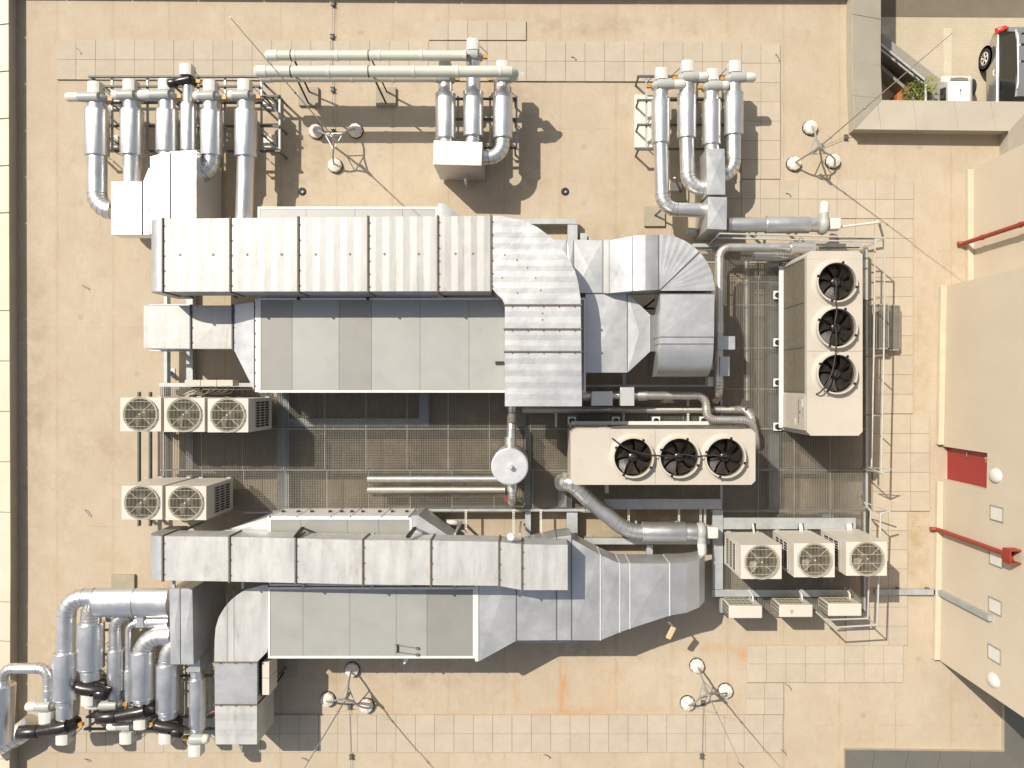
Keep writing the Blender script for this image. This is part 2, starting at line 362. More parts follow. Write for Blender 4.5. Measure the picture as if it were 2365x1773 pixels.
def bend(pts, rad, n=5):
    """polyline with its corners turned into n-gore elbows"""
    pts = [Vector(p) for p in pts]; out = [pts[0]]; joints = []
    for i in range(1, len(pts) - 1):
        a = (pts[i - 1] - pts[i]); b = (pts[i + 1] - pts[i]); r = min(rad, a.length * .98, b.length * .98)
        a.normalize(); b.normalize(); ang = a.angle(b); r_t = r
        if pi - ang < .05: out.append(pts[i]); continue
        p0 = pts[i] + a * r_t; p1 = pts[i] + b * r_t; R_ = r_t * math.tan(ang / 2)
        c = pts[i] + (a + b).normalized() * (R_ / sin(ang / 2)); v0 = p0 - c; v1 = p1 - c; th = v0.angle(v1)
        for k in range(n + 1):
            t = k / n; q = c + (v0 * sin((1 - t) * th) + v1 * sin(t * th)) / max(1e-6, sin(th)); out.append(q)
            joints.append(q)
    out.append(pts[-1]); return out, joints
def pipe(mb, pts, r, rad=None, n=5, seg=32, seams=True, caps=True):
    if seams and mb.seams is None: mb.seams = MB(); seg = max(seg, 36)
    path, j = bend(pts, rad or r * 2.1, n)
    # drop duplicate points
    q = [path[0]]
    for p in path[1:]:
        if (p - q[-1]).length > 1e-4: q.append(p)
    mb.tube(q, r, seg, caps)
    if seams:
        for i in range(1, len(q) - 1):
            t = ((q[i] - q[i - 1]).normalized() + (q[i + 1] - q[i]).normalized()).normalized() * .006
            if any((q[i] - jj).length < 1e-4 for jj in j): mb.seams.tube([q[i] - t, q[i] + t], r + .004, seg, True)
    return q
def text_mesh(name, body, size, mat, mtx, parent):
    cu = bpy.data.curves.new(name, 'FONT'); cu.body = body; cu.size = size; cu.extrude = .002; cu.align_x = 'CENTER'; cu.align_y = 'CENTER'
    t = bpy.data.objects.new(name, cu); col.objects.link(t); bpy.context.view_layer.update()
    me = bpy.data.meshes.new_from_object(t); bpy.data.objects.remove(t); me.transform(mtx)
    org = Vector(parent['_o']); me.transform(Matrix.Translation(-org)); me.materials.clear(); me.materials.append(M[mat])
    o = bpy.data.objects.new(name, me); col.objects.link(o); o.parent = parent; return o

PZ = .50      # level of the walkway grating
# =================================================================== SETTING
# roof slab: the street cuts in at the upper right
rx0, rx1 = X(-700), X(3400); ry0, ry1 = Y(2500), Y(-900)
cutx, cuty = 8.84, 7.24
m = MB(); m.prism([(rx0, ry0), (rx1, ry0), (rx1, cuty), (cutx, cuty), (cutx, ry1), (rx0, ry1)], -2.61, 0)
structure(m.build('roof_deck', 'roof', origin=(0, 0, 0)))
# west parapet bounds the roof; beyond it the building drops away
m = MB(); m.prism([(-170, -170), (170, -170), (170, 170), (-170, 170)], -2.9, -2.6); structure(m.build('street_paving', 'street'))
m = MB(); ys = -2.6
m.prism([(cutx - 1, Y(38, ys)), (60, Y(56, ys)), (60, 60), (cutx - 1, 60)], -2.599, -2.592); structure(m.build('road', 'asphalt'))
m = MB()
for a in [(2179, 64, 2198, 232), (2036, 59, 2054, 79)]: m.rp(*a, -2.599, -2.595)
structure(m.build('road_marking', 'paintwhite'))

# paving slabs: every slab a real 50 cm slab
tiles = MB(); tones = []
def slabs(x0, y0, x1, y1, nx, ny, skew=0.0):
    g = .34
    for i in range(nx):
        for j in range(ny):
            a = x0 + (x1 - x0) * i / nx; b = x0 + (x1 - x0) * (i + 1) / nx
            c = y0 + (y1 - y0) * j / ny + skew * (a - x0); d = y0 + (y1 - y0) * (j + 1) / ny + skew * (a - x0)
            zt = .045 + random.uniform(-.003, .003)
            tiles.prism([(X(a + g, .045), Y(d - g, .045)), (X(b - g, .045), Y(d - g, .045)), (X(b - g, .045), Y(c + g, .045)), (X(a + g, .045), Y(c + g, .045))], .002, zt)
            tones.append(random.uniform(.96, 1.03))
slabs(130, 91, 1713, 183, 35, 2, .0035)
slabs(990, 47, 1215, 92, 5, 1)
slabs(1713, 101, 1802, 413, 2, 7)
slabs(1668, 414, 2110, 503, 10, 2, .004)
slabs(2020, 505, 2109, 955, 2, 10)
slabs(1932, 505, 2020, 550, 2, 1)
slabs(2016, 956, 2147, 1180, 3, 5)
slabs(2008, 1181, 2096, 1490, 2, 7)
slabs(1955, 1400, 2008, 1490, 1, 2)
slabs(1725, 1490, 2086, 1576, 8, 2)
slabs(1722, 1577, 1810, 1650, 2, 2)
slabs(110, 1651, 1808, 1738, 38, 2, -.0002)
structure(tiles.build('paving_path', 'paver', tones=tones, fix=False, smooth=False))

# ------------------------------------------------------------------ parapets
def parapet(label, pts, wd, joints, hin=.40, hout=.26, inner_left=True, cop='coping'):
    """pts: inner edge polyline in photo px at height hin; wd outward width (m). coping falls outwards"""
    t = thing('parapet', label, 'parapet', P(*pts[0], 0)); q = [Vector((X(a, hin), Y(b, hin), 0)) for a, b in pts]
    n = len(q); outs = []
    for i in range(n):
        d0 = (q[i] - q[i - 1]).normalized() if i else (q[1] - q[0]).normalized(); d1 = (q[i + 1] - q[i]).normalized() if i < n - 1 else d0
        s = 1 if inner_left else -1
        n0 = Vector((d0.y, -d0.x, 0)) * s; n1 = Vector((d1.y, -d1.x, 0)) * s; b = (n0 + n1).normalized(); outs.append(b / max(.4, b.dot(n0)))
    wl = MB(); cp = MB()
    for i in range(n - 1):
        a, b = q[i] + outs[i] * .03, q[i + 1] + outs[i + 1] * .03; c, d = q[i + 1] + outs[i + 1] * (wd - .03), q[i] + outs[i] * (wd - .03)
        wl.loft([[Vector((p.x, p.y, -.35)) for p in (a, b, c, d)], [Vector((p.x, p.y, hz)) for p, hz in ((a, hin - .035), (b, hin - .035), (c, hout - .035), (d, hout - .035))]])
        js = [0] + [j[1] for j in joints if j[0] == i] + [1]
        for k in range(len(js) - 1):
            ga = 0 if js[k] == 0 else .0012; gb = 0 if js[k + 1] == 1 else .0012
            def at(tt, o_): return q[i].lerp(q[i + 1], tt) + (outs[i].lerp(outs[i + 1], tt) if tt in (0, 1) else outs[i].lerp(outs[i + 1], .5).normalized() * 1.0) * o_
            t0, t1 = js[k] + ga, js[k + 1] - gb; t0 = 0 if js[k] == 0 else t0; t1 = 1 if js[k + 1] == 1 else t1
            dd = (q[i + 1] - q[i]).normalized(); nn = Vector((dd.y, -dd.x, 0)) * (1 if inner_left else -1)
            def pt(tt, o_):
                if tt <= 0: return q[i] + outs[i] * o_
                if tt >= 1: return q[i + 1] + outs[i + 1] * o_
                return q[i].lerp(q[i + 1], tt) + nn * o_
            A, B, C_, D = pt(t0, 0), pt(t1, 0), pt(t1, wd), pt(t0, wd)
            up = [Vector((A.x, A.y, hin)), Vector((B.x, B.y, hin)), Vector((C_.x, C_.y, hout)), Vector((D.x, D.y, hout))]
            cp.loft([[v - Vector((0, 0, .03)) for v in up], up])
    wl.build('wall', 'parwall', t); cp.build('coping', cop, t, sharp=10, bevel=.004); return t
parapet('long sunlit pale parapet coping along the left edge of the roof', [(18, -600), (21, 600), (24, 1300), (19, 2300)], .62,
        [(s, k / 11) for s in (0, 2) for k in range(1, 11)] + [(1, k / 6) for k in range(1, 6)], .36, .24, True, 'coping_sunlit')
tL = parapet('sheet metal parapet turning round the street corner above the parked cars',
        [(2330, 420), (2330, 302), (1974, 298), (1968, 143), (1969, -300)], .84,
        [(1, .08), (1, .32), (1, .59), (1, .825), (2, .5), (3, .25), (3, .5), (3, .75)], .45, .18, True)
parapet('low parapet along the top edge of the roof', [(1962, -24), (1200, -25), (-40, -34)], .55, [(0, .33), (0, .66)] + [(1, k / 8) for k in range(1, 8)], .36, .24, True)
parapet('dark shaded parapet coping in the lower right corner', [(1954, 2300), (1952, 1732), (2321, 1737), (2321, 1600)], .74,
        [(1, .19), (1, .40), (1, .60), (1, .80)], .20, -.03, True, 'coping_shaded')

# ------------------------------------------------------------------ taller building on the right
bw = thing('stair_building', 'tall cream rendered building with a red door along the right edge', 'building', P(2181, 1070, 0))
bx = 60
def wx(py):   # wall plane x for a given ground row
    return X(2181 - (py - 661) / 861 * 15)
m = MB()
m.prism([(wx(661), Y(661)), (wx(1030), Y(1030)), (wx(1030) + .08, Y(1030)), (wx(1106) + .08, Y(1106)), (wx(1106), Y(1106)), (wx(1522), Y(1522)), (bx, Y(1522)), (bx, Y(392)), (X(2243), Y(392)), (X(2243), Y(661))], 1.96 + .0, 7.5)
m.build('upper_wall', 'wall', bw) if False else None
m = MB()
m.prism([(wx(661), Y(661)), (wx(1522), Y(1522)), (bx, Y(1522)), (bx, Y(392)), (X(2243), Y(392)), (X(2243), Y(661))], 2.02, 7.5)
m.prism([(wx(661), Y(661)), (wx(1030), Y(1030)), (bx, Y(1030)), (bx, Y(392)), (X(2243), Y(392)), (X(2243), Y(661))], -.3, 2.02)
m.prism([(wx(1106), Y(1106)), (wx(1522), Y(1522)), (bx, Y(1522)), (bx, Y(1106))], -.3, 2.02)
m.build('wall', 'wall', bw, smooth=False)
m = MB()
m.prism([(wx(661) - .15, Y(661)), (wx(1026) - .15, Y(1026)), (wx(1026) - .001, Y(1026)), (wx(661) - .001, Y(661))], .0, .14)
m.prism([(wx(1110) - .15, Y(1110)), (wx(1520) - .15, Y(1520)), (wx(1520) - .001, Y(1520)), (wx(1110) - .001, Y(1110))], .0, .14)
m.prism([(X(2243) - .15, Y(655)), (X(2243) - .001, Y(655)), (X(2243) - .001, Y(394)), (X(2243) - .15, Y(394))], 0, .14)
m.build('base_flashing', 'flash', bw, bevel=.01)
xd = wx(1070) + .16
m = MB(); m.box((xd + .02, Y(1068), 1.0), (.05, L(76) - .01, 2.02)); dr = m.build('door', 'doorred', bw)
m = MB(); m.bar((xd - .03, Y(1104), 1.6), (xd - .03, Y(1104), 1.95), .012); m.tube([(xd - .0, Y(1038), 1.0), (xd - .06, Y(1038), 1.0), (xd - .06, Y(1046), 1.0)], .01, 8)
m.build('handle', 'wire', dr)
text_mesh('door_number', 'Q-1', .09, 'trim', Matrix.Translation((xd - .012, Y(1046), 1.72)) @ Matrix.Rotation(-pi / 2, 4, 'Z') @ Matrix.Rotation(pi / 2, 4, 'X'), bw)
# two bulkhead lamps and four louvres hang on the wall: parts of the building
for py, zc in ((1098, 2.38), (1570, 2.42)):
    yy = (NY - py) / F * (H - zc); xx = wx(NY - yy * 90 + 0) if False else wx(890 - yy * 90)
    m = MB(); c = Vector((xx - .001, yy, zc)); rings = []
    for k in range(9):
        a = k / 8 * pi / 2; rings.append([c + Vector((-.10 * sin(a), .17 * cos(a) * cos(t) + 0, .17 * cos(a) * sin(t) * 1.35)) if cos(a) > .02 else c + Vector((-.10, .002 * cos(t), .002 * sin(t))) for t in [2 * pi * j / 24 for j in range(24)]])
    m.loft(rings); o = m.build('wall_lamp', 'white', bw, sharp=60)
for py in (1186, 1290, 1400, 1510):
    zc = 2.45; yy = Y(py, zc); xx = wx(890 - yy * 90); hw = .155; hh = .24
    m = MB()
    for a in (-hw, hw): m.box((xx - .015, yy + a, zc), (.03, .02, hh * 2 + .02))
    for a in (-hh, hh): m.box((xx - .014, yy, zc + a), (.028, hw * 2 - .02, .02))
    lv = m.build('wall_louvre', 'cylgrey', bw)
    m = MB()
    for k in range(9): m.box((xx - .012, yy, zc - hh + .02 + (k + .5) * (2 * hh - .04) / 9), (.018, hw * 2 - .022, .042))
    m.build('slats', 'white', lv)
# red rainwater pipes
t = thing('red_downpipe', 'red downpipe with a square hopper head on the cream wall', 'downpipe', P(2152, 1219, 0), 'red rainwater pipes')
x0, y0 = X(2160, .1), Y(1222, .1); m = MB()
pipe(m, [(x0 - .12, y0, .07), (x0 + .04, y0, .10), (x0 + .04, y0, 2.95)], .055, .1, 4, 16, False); m.build('pipe', 'red', t)
m = MB(); zt = 3.35; cx, cy = x0 + .08, y0
ro = [(.06, 2.9), (.06, 3.0), (.155, 3.08), (.155, zt), (.125, zt), (.125, 3.1), (.04, 3.02)]
m.loft([[Vector((cx + sx * r_, cy + sy * r_, z_)) for sx, sy in ((-1, -1), (1, -1), (1, 1), (-1, 1))] for r_, z_ in ro]); m.build('hopper', 'red', t)
t = thing('red_downpipe', 'red downpipe in front of the set-back cream wall, upper right', 'downpipe', P(2216, 562, 0), 'red rainwater pipes')
x0, y0 = X(2222, .1), Y(562, .1); m = MB()
pipe(m, [(x0 - .1, y0, .07), (x0 + .04, y0, .10), (x0 + .04, y0, 6.5)], .055, .1, 4, 16, False); m.build('pipe', 'red', t)
m = MB()
for z_ in (.9, 2.4): m.lathe((x0 + .04, y0, z_), [(.056, 0), (.068, .0), (.068, .05), (.056, .05)], 16)
m.build('bracket', 'red', t)
# cable trunking over the slabs and up the wall
t = thing('cable_trunking', 'narrow grey cable trunking crossing the slabs and climbing the cream wall', 'trunking', P(2070, 1368, 0))
m = MB(); zz = .13; m.rp(2022, 1361, 2160, 1374, .05, zz); m.build('floor_run', 'galv_beam', t, bevel=.004)
xw = wx(1368) - .002; yy = Y(1367.5, zz)
m = MB(); m.box((xw - .05, yy, 1.2), (.1, .13, 2.3)); m.box((xw - .1, yy, .1), (.2, .13, .06)); m.build('wall_run', 'galv_beam', t, bevel=.004)
m = MB()
for px_ in (2076, 2143): m.box((X(px_, .13), Y(1361, .13) + .02, .09), (.09, .04, .08))
m.build('bracket', 'dark_seam', t)

# =================================================================== GRATING PLATFORM
plat = thing('grating_platform', 'raised steel walkway platform of open mesh grating under the machines', 'platform', P(1000, 1050, 0))
PITCH = .042
def grating(x0, y0, x1, y1):     # px rect at PZ, split in panels about 1 m
    ax, bx_ = X(x0, PZ), X(x1, PZ); ay, by = Y(y1, PZ), Y(y0, PZ)
    nx = max(1, round((bx_ - ax) / 1.0)); ny = max(1, round((by - ay) / 1.05))
    for i in range(nx):
        for j in range(ny):
            xa = ax + (bx_ - ax) * i / nx + .006; xb = ax + (bx_ - ax) * (i + 1) / nx - .006
            ya = ay + (by - ay) * j / ny + .006; yb = ay + (by - ay) * (j + 1) / ny - .006
            m = MB(); k = max(2, round((xb - xa) / PITCH))
            for q in range(k + 1):
                e = .008 if q in (0, k) else .0038
                m.box((xa + (xb - xa) * q / k, (ya + yb) / 2, PZ - .015), (e, yb - ya, .03))
            k = max(2, round((yb - ya) / PITCH))
            for q in range(k + 1):
                e = .008 if q in (0, k) else .0038
                m.box(((xa + xb) / 2, ya + (yb - ya) * q / k, PZ - .012 if q not in (0, k) else PZ - .0155), (xb - xa - .002, e, .02 if q not in (0, k) else .0295))
            m.build('grating_panel', 'grate', plat, smooth=False, fix=False)
M['grate'] = simple('grating_steel', (.33, .315, .27), .5, .3, .15, 4, 50, 0)
grating(370, 893, 1320, 990); grating(370, 991, 1320, 1085); grating(370, 1086, 1140, 1180); grating(1141, 1086, 1320, 1180)
grating(1320, 893, 1664, 990); grating(1320, 991, 1664, 1150)
grating(1612, 575, 1668, 892)
for a, b in ((575, 650), (651, 703), (704, 803), (804, 898), (899, 990), (991, 1084), (1085, 1178), (1179, 1300), (1301, 1415)): grating(1669, a, 2000, b)
m = MB(); m.rp(1945, 575, 1998, 580, .2, .3)
beams = [(378, 684, 386, 1190, .28, .47), (367, 884, 590, 893, .3, .5), (560, 1181, 945, 1186, .30, .47), (945, 1175, 1398, 1181, .3, .5), (640, 905, 668, 1190, .05, .33),
         (968, 905, 990, 985, .05, .36), (650, 966, 968, 985, .05, .34), (1211, 985, 1225, 1178, .05, .38), (1309, 1182, 1334, 1240, .10, .42), (1289, 1110, 1308, 1172, .10, .40),
         (1350, 1243, 1640, 1257, .25, .48), (1494, 1258, 1508, 1300, .25, .46), (1213, 1182, 1226, 1240, .10, .4), (1185, 900, 1215, 985, .05, .36),
         (1310, 900, 1334, 985, .05, .36), (1664, 575, 1669, 1415, .3, .49), (2000, 565, 2005, 1175, .30, .5), (1995, 1182, 2000, 1415, .3, .5),
         (1600, 562, 1990, 570, .3, .5), (1437, 862, 1446, 888, .28, .46), (1660, 988, 2000, 992, .3, .468), (1660, 1083, 2000, 1087, .3, .468), (370, 989, 1320, 992, .3, .468), (370, 1084, 1320, 1087, .3, .468),
         (1640, 1178, 2000, 1182, .3, .468), (1900, 1182, 1925, 1415, .05, .30), (1345, 888, 1640, 893, .3, .5), (430, 575, 445, 1180, .05, .25), (1776, 575, 1800, 1180, .05, .28)]
for b in beams: MB().rp(*b[:4], b[4], b[5]).build('beam', 'galv_beam', plat, bevel=.004)
for px_, py_ in ((382, 720), (382, 860), (382, 1000), (382, 1150), (654, 940), (654, 1150), (980, 930), (1218, 1150), (1322, 1230), (1298, 1150), (1360, 1250), (1630, 1250), (1500, 1290), (2002, 600), (2002, 800), (2002, 1000), (2002, 1150), (1667, 600), (1667, 1000), (1667, 1300), (1998, 1400), (1788, 1100), (1912, 1390)):
    m = MB(); c = P(px_, py_, .3); m.box((c.x, c.y, .14), (.08, .08, .30)); m.box((c.x, c.y, .012), (.22, .22, .02)); m.build('leg', 'galv_beam', plat)
for px_, ya, yb in ((1076, 1178, 1238), (1186, 1178, 1236), (1249, 1178, 1246), (1452, 1176, 1222), (1568, 1176, 1212), (1618, 1176, 1212), (1628, 1176, 1212), (1284, 890, 985), (1440, 905, 978), (1589, 905, 985)):
    m = MB(); z_ = .62
    a, b = P(px_, ya, z_), P(px_, yb, z_); m.bar(a + Vector((-.018, 0, 0)), b + Vector((-.018, 0, 0)), .012, .03); m.bar(a + Vector((.018, 0, 0)), b + Vector((.018, 0, 0)), .012, .03)
    n_ = int((a - b).length / .06)
    for k in range(n_ + 1): p_ = a.lerp(b, (k + .0) / max(1, n_)); m.box(p_ + Vector((0, 0, -.004)), (.03, .02, .02))
    m.build('strut_channel', 'trim', plat)
# ground frame north of the U duct, and support angles beside it
t = thing('steel_base_frame', 'pale steel frame lying on the roof behind the big curved duct', 'frame', P(1280, 512, 0))
MB().rp(1190, 505, 1334, 517, .12, .35).rp(1311, 518, 1334, 580, .12, .35).build('beam', 'galv_beam', t, bevel=.005)
MB().rp(1340, 538, 1356, 560, .0, .28).rp(1357, 548, 1366, 560, 0, .2).build('bracket', 'galv_beam', t)

# flat cable trunking on the platform
t = thing('cable_tray', 'wide flat grey cable tray framing the three right-hand condensers', 'cable tray', P(1658, 1250, .5))
for b in [(1395, 1152, 1667, 1176), (1646, 1177, 1670, 1361), (1671, 1196, 1977, 1222), (1645, 1362, 1962, 1378)]:
    MB().rp(*b, .505, .60).build('tray_section', 'galv_beam', t, bevel=.004)
m = MB()
for k, px_ in enumerate((1740, 1848, 1960)): m.rp(px_ - 4 - k, 1208, px_ + 6 + k * 2, 1222.5, .6, .603)
m.build('cable_cutout', 'blackmat', t)
text_mesh('tray_marking', 'Tre', .14, 'blackmat', Matrix.Translation(P(1358, 1178.5, .503)), plat)

# guard rails
def rail(label, top, mid, posts, grp='tubular guard rails round the platform'):
    t = thing('guard_rail', label, 'guard rail', P(*posts[0][1], 0), grp); r = .021
    m = MB(); m.tube([P(a, b, 1.55) for a, b in top], r, 10); m.build('top_rail', 'railing', t)
    m = MB(); m.tube([P(a, b, 1.07) for a, b in mid], r, 10); m.build('mid_rail', 'railing', t)
    for a, b in posts:
        m = MB(); f = P(b[0], b[1], PZ); tp = P(a[0], a[1], 1.55); m.bar((f.x, f.y, PZ - .1), (tp.x, tp.y, 1.54), .035, .012); m.build('post', 'railing', t)
M['railing'] = simple('galvanised_rail', (.55, .55, .52), .45, .4, .1, 8, 50, .1)
rail('long guard rail along the north and east sides of the platform',
     [(1662, 539), (1850, 544), (2044, 549), (2041, 820), (2035, 1092), (2006, 1079), (2058, 1083), (2035, 1092)], [(1657, 549), (2021, 558), (2018, 820), (2013, 1078)],
     [((1662, 539), (1637, 565)), ((1852, 545), (1833, 565)), ((2044, 549), (1999, 571)), ((2041, 685), (1998, 695)), ((2040, 820), (1997, 823)), ((2038, 960), (1996, 957)), ((2035, 1092), (1993, 1082))])
rail('shorter guard rail at the south-east corner of the platform',
     [(2056, 1180), (2034, 1186), (2026, 1443), (1924, 1449), (1884, 1412)], [(2056, 1180), (1996, 1160), (2011, 1180), (2004, 1428), (1913, 1431)],
     [((2034, 1186), (1992, 1170)), ((2030, 1310), (1988, 1290)), ((2026, 1443), (1984, 1416)), ((1924, 1449), (1884, 1412))])
# step down beside the east rail
t = thing('access_step', 'small open mesh steel step outside the east guard rail', 'steps', P(2040, 755, 0))
for (a, b, c, d, z_) in ((2006, 705, 2050, 803, .46), (2048, 707, 2076, 806, .24)):
    m = MB(); xa, xb, yb, ya = X(a, z_), X(c, z_), Y(b, z_), Y(d, z_)
    for k in range(13): m.box(((xa + (xb - xa) * k / 12), (ya + yb) / 2, z_), (.007, yb - ya, .03))
    for k in range(25): m.box(((xa + xb) / 2, ya + (yb - ya) * k / 24, z_), (xb - xa, .007, .022))
    m.box(((xa + xb) / 2, ya - .02, z_ - .04), (xb - xa, .03, .12)); m.box(((xa + xb) / 2, yb + .02, z_ - .04), (xb - xa, .03, .12)); m.box((xb + .02, (ya + yb) / 2, z_ - .03), (.02, yb - ya, .1))
    m.build('tread', 'grate', t, smooth=False)
m = MB()
for py_ in (706, 805):
    m.bar(P(2012, py_, .4), P(2072, py_, .05), .03, .08)
m.build('stringer', 'galv_beam', t)

# =================================================================== AIR HANDLING UNITS
def ahu(label, x0, y0, x1, y1, zt, zb, splits, tops=True):
    t = thing('air_handling_unit', label, 'air handler', P((x0 + x1) / 2, (y0 + y1) / 2, zb), 'flat roofed air handling units')
    MB().rp(x0, y0, x1, y1, zb, zt - .03).build('casing', 'trim', t, bevel=.006)
    m = MB()
    e = 4
    for b in ((x0 - 1, y0 - 1, x1 + 1, y0 + e), (x0 - 1, y1 - e, x1 + 1, y1 + 1.5), (x0 - 1, y0 + e, x0 + e, y1 - e), (x1 - e, y0 + e, x1 + 1, y1 - e)): m.rp(*b, zt - .028, zt + .012)
    m.build('edge_trim', 'trim', t, bevel=.003)
    xs = [x0 + e] + [s[0] for s in splits[:-1]] + [x1 - e]
    for k, s in enumerate(splits): MB().rp(xs[k] + .35, y0 + e + .4, xs[k + 1] - .35, y1 - e - .4, zt - .029, zt, .008).build('roof_panel', s[1], t, sharp=5)
    m = MB()
    xx = x0 + 20
    while xx < x1:
        m.box((X(xx, zt), Y(y1, zt) - .025, zt - .03), (.035, .03, .03)); xx += 47
    m.build('clip', 'black', t); return t
a1 = ahu('large flat roofed air handler below the upper corrugated duct', 598, 688, 1352, 905, 1.95, .5, [(675, 'roofpanel_d'), (783, 'roofpanel'), (858, 'roofpanel_d'), (970, 'roofpanel'), (1083, 'roofpanel'), (0, 'roofpanel')])
MB().rp(1144, 834, 1163, 841, 1.95, 2.0).build('latch', 'blackmat', a1)
ahu('air handler mostly hidden behind the upper corrugated duct', 596, 478, 1010, 684, 1.90, .5, [(707, 'roofpanel'), (820, 'roofpanel'), (930, 'roofpanel'), (0, 'roofpanel')])
a2 = ahu('flat roofed air handler below the lower duct, two-tone roof panels', 620, 1357, 1096, 1519, 1.75, .4, [(700, 'roofpanel'), (808, 'roofpanel'), (915, 'roofpanel'), (986, 'roofpanel'), (0, 'roofpanel_d')])
m = MB(); z_ = 1.78
m.bar(P(918, 1488, z_), P(918, 1507, z_), .03, .03); m.build('stand_bar', 'blackmat', a2)
m = MB()
for a, b in ((1489, 1497), (1505, 1512)): m.bar(P(912, a, z_), P(966, b, z_), .012); m.box(P(964, b, z_), (.07, .05, .05))
m.build('pipe_stub', 'dark_seam', a2)
m = MB(); pipe(m, [P(935, 1521, 1.3), P(933, 1534, 1.3), P(941, 1521, 1.3)], .02, .03, 3, 8, False); m.build('drain', 'trim', a2)
a3 = ahu('air handler with small doors and black handles above the lower duct', 622, 1196, 950, 1352, 1.70, .4, [(695, 'roofpanel_d'), (802, 'roofpanel_d'), (875, 'roofpanel_d'), (0, 'roofpanel_d')])
yb_ = Y(1196, 1.70)
for k, (xa, xb) in enumerate(((626, 690), (691, 768), (769, 812), (813, 884), (885, 946))):
    xa_, xb_ = X(xa, 1.5), X(xb, 1.5); m = MB(); m.box(((xa_ + xb_) / 2, yb_ + .018, 1.05), (xb_ - xa_ - .02, .03, 1.16)); d_ = m.build('door', 'trim', a3, bevel=.004)
    m = MB()
    for q in (.22, .78):
        m.box((xa_ + (xb_ - xa_) * q, yb_ + .05, 1.05), (.07, .05, .09))
    m.build('handle', 'black', d_)

# =================================================================== RECTANGULAR DUCTS
def lx(mb, rows):      # loft along x; rows (x_px, y0_px, y1_px, zb, zt)
    mb.loft([[Vector((X(r[0], r[4]), Y(r[2], r[4]), r[3])), Vector((X(r[0], r[4]), Y(r[2], r[4]), r[4] + (r[5] if len(r) > 5 else 0))),
              Vector((X(r[0], r[4]), Y(r[1], r[4]), r[4] + (r[5] if len(r) > 5 else 0))), Vector((X(r[0], r[4]), Y(r[1], r[4]), r[3]))] for r in rows]); return mb
def ly(mb, rows):      # loft along y; rows (y_px, x0_px, x1_px, zb, zt[, dz])
    mb.loft([[Vector((X(r[1], r[4]), Y(r[0], r[4]), r[3])), Vector((X(r[1], r[4]), Y(r[0], r[4]), r[4] + (r[5] if len(r) > 5 else 0))),
              Vector((X(r[2], r[4]), Y(r[0], r[4]), r[4] + (r[5] if len(r) > 5 else 0))), Vector((X(r[2], r[4]), Y(r[0], r[4]), r[3]))] for r in rows]); return mb
def flange_x(t, px, y0, y1, zb, zt, mat='dark_seam', bolts=True, wd=.035):
    m = MB(); x = X(px, zt); a, b = Y(y1, zt) - .025, Y(y0, zt) + .025
    m.box((x, (a + b) / 2, (zb + zt) / 2 + .005), (wd, b - a, zt - zb + .06))
    fl = m.build('flange', mat, t)
    if bolts:
        m = MB(); k = max(3, int((b - a) / .28))
        for q in range(k): m.box((x + wd * .55, a + (b - a) * (q + .5) / k, zt + .04), (.03, .022, .02))
        m.build('clamps', 'seam_grey', fl)
def flange_y(t, py, x0, x1, zb, zt, mat='dark_seam', bolts=True, wd=.035):
    m = MB(); y = Y(py, zt); a, b = X(x0, zt) - .025, X(x1, zt) + .025
    m.box(((a + b) / 2, y, (zb + zt) / 2 + .005), (b - a, wd, zt - zb + .06))
    fl = m.build('flange', mat, t)
    if bolts:
        m = MB(); k = max(3, int((b - a) / .3))
        for q in range(k): m.box((a + (b - a) * (q + .5) / k, y - wd * .55, zt + .04), (.022, .03, .02))
        m.build('clamps', 'seam_grey', fl)
# --- main upper duct
ZT, ZB = 2.85, 2.05
d1 = thing('corrugated_duct', 'longest and highest corrugated sheet duct with rust spots, curving down at its right end', 'duct', P(760, 590, 0))
fx = [376, 532, 689, 850, 1011, 1134]; top1 = lambda x: 505 - (x - 376) / 758 * 7; bot1 = lambda x: 673 - (x - 376) / 758 * 1
for k in range(5):
    xa, xb = fx[k] + 1.5, fx[k + 1] - 1.5; n = 10 if k < 4 else 8; rows = []
    for q in range(n + 1):
        x = xa + (xb - xa) * q / n; rows.append((x, top1(x), bot1(x), ZB, ZT, (.0035 if q % 2 else -.0035) if 0 < q < n else 0))
    m = MB(); lx(m, rows); m.build('duct_section', 'galv_streaked', d1, sharp=1)
# west end turning down
m = MB(); r_ = .38; rows = []; xw = X(374.5, ZT); ya, yb = Y(672, ZT), Y(505, ZT); ring = []
for k in range(11):
    a = k / 10 * pi / 2; ring.append((xw - r_ * sin(a), ZT - r_ * (1 - cos(a))))
ring += [(xw - r_, 1.3), (xw, 1.3)]
m.loft([[Vector((x_, ya, z_)) for x_, z_ in ring], [Vector((x_, yb, z_)) for x_, z_ in ring]]); m.build('end_elbow', 'galv', d1, sharp=25)
# plan curve and south branch
def cint(tab, v):
    for (a, b), (c, d) in zip(tab, tab[1:]):
        if v <= c: return b + (d - b) * (v - a) / (c - a)
    return tab[-1][1]
xr = [(497, 1150), (500, 1172), (506, 1200), (519, 1234), (543, 1267), (568, 1293), (593, 1312), (625, 1328), (650, 1335), (690, 1341), (700, 1341), (938, 1344)]
xl = [(497, 1135), (672, 1135), (678, 1148), (690, 1160), (704, 1166), (938, 1166)]
def branch(ya, yb, n, zt=None):
    rows = []
    for q in range(n + 1):
        y = ya + (yb - ya) * q / n; rows.append((y, cint(xl, y), cint(xr, y), ZB, ZT, (.0018 if q % 2 else -.0018) if 0 < q < n else 0))
    m = MB(); ly(m, rows); m.build('duct_section', 'galv', d1, sharp=1)
branch(498, 702.5, 16); branch(705.5, 758, 4); branch(761, 810, 4); branch(813, 938, 9)
for x in fx: flange_x(d1, x, top1(x), bot1(x), ZB, ZT)
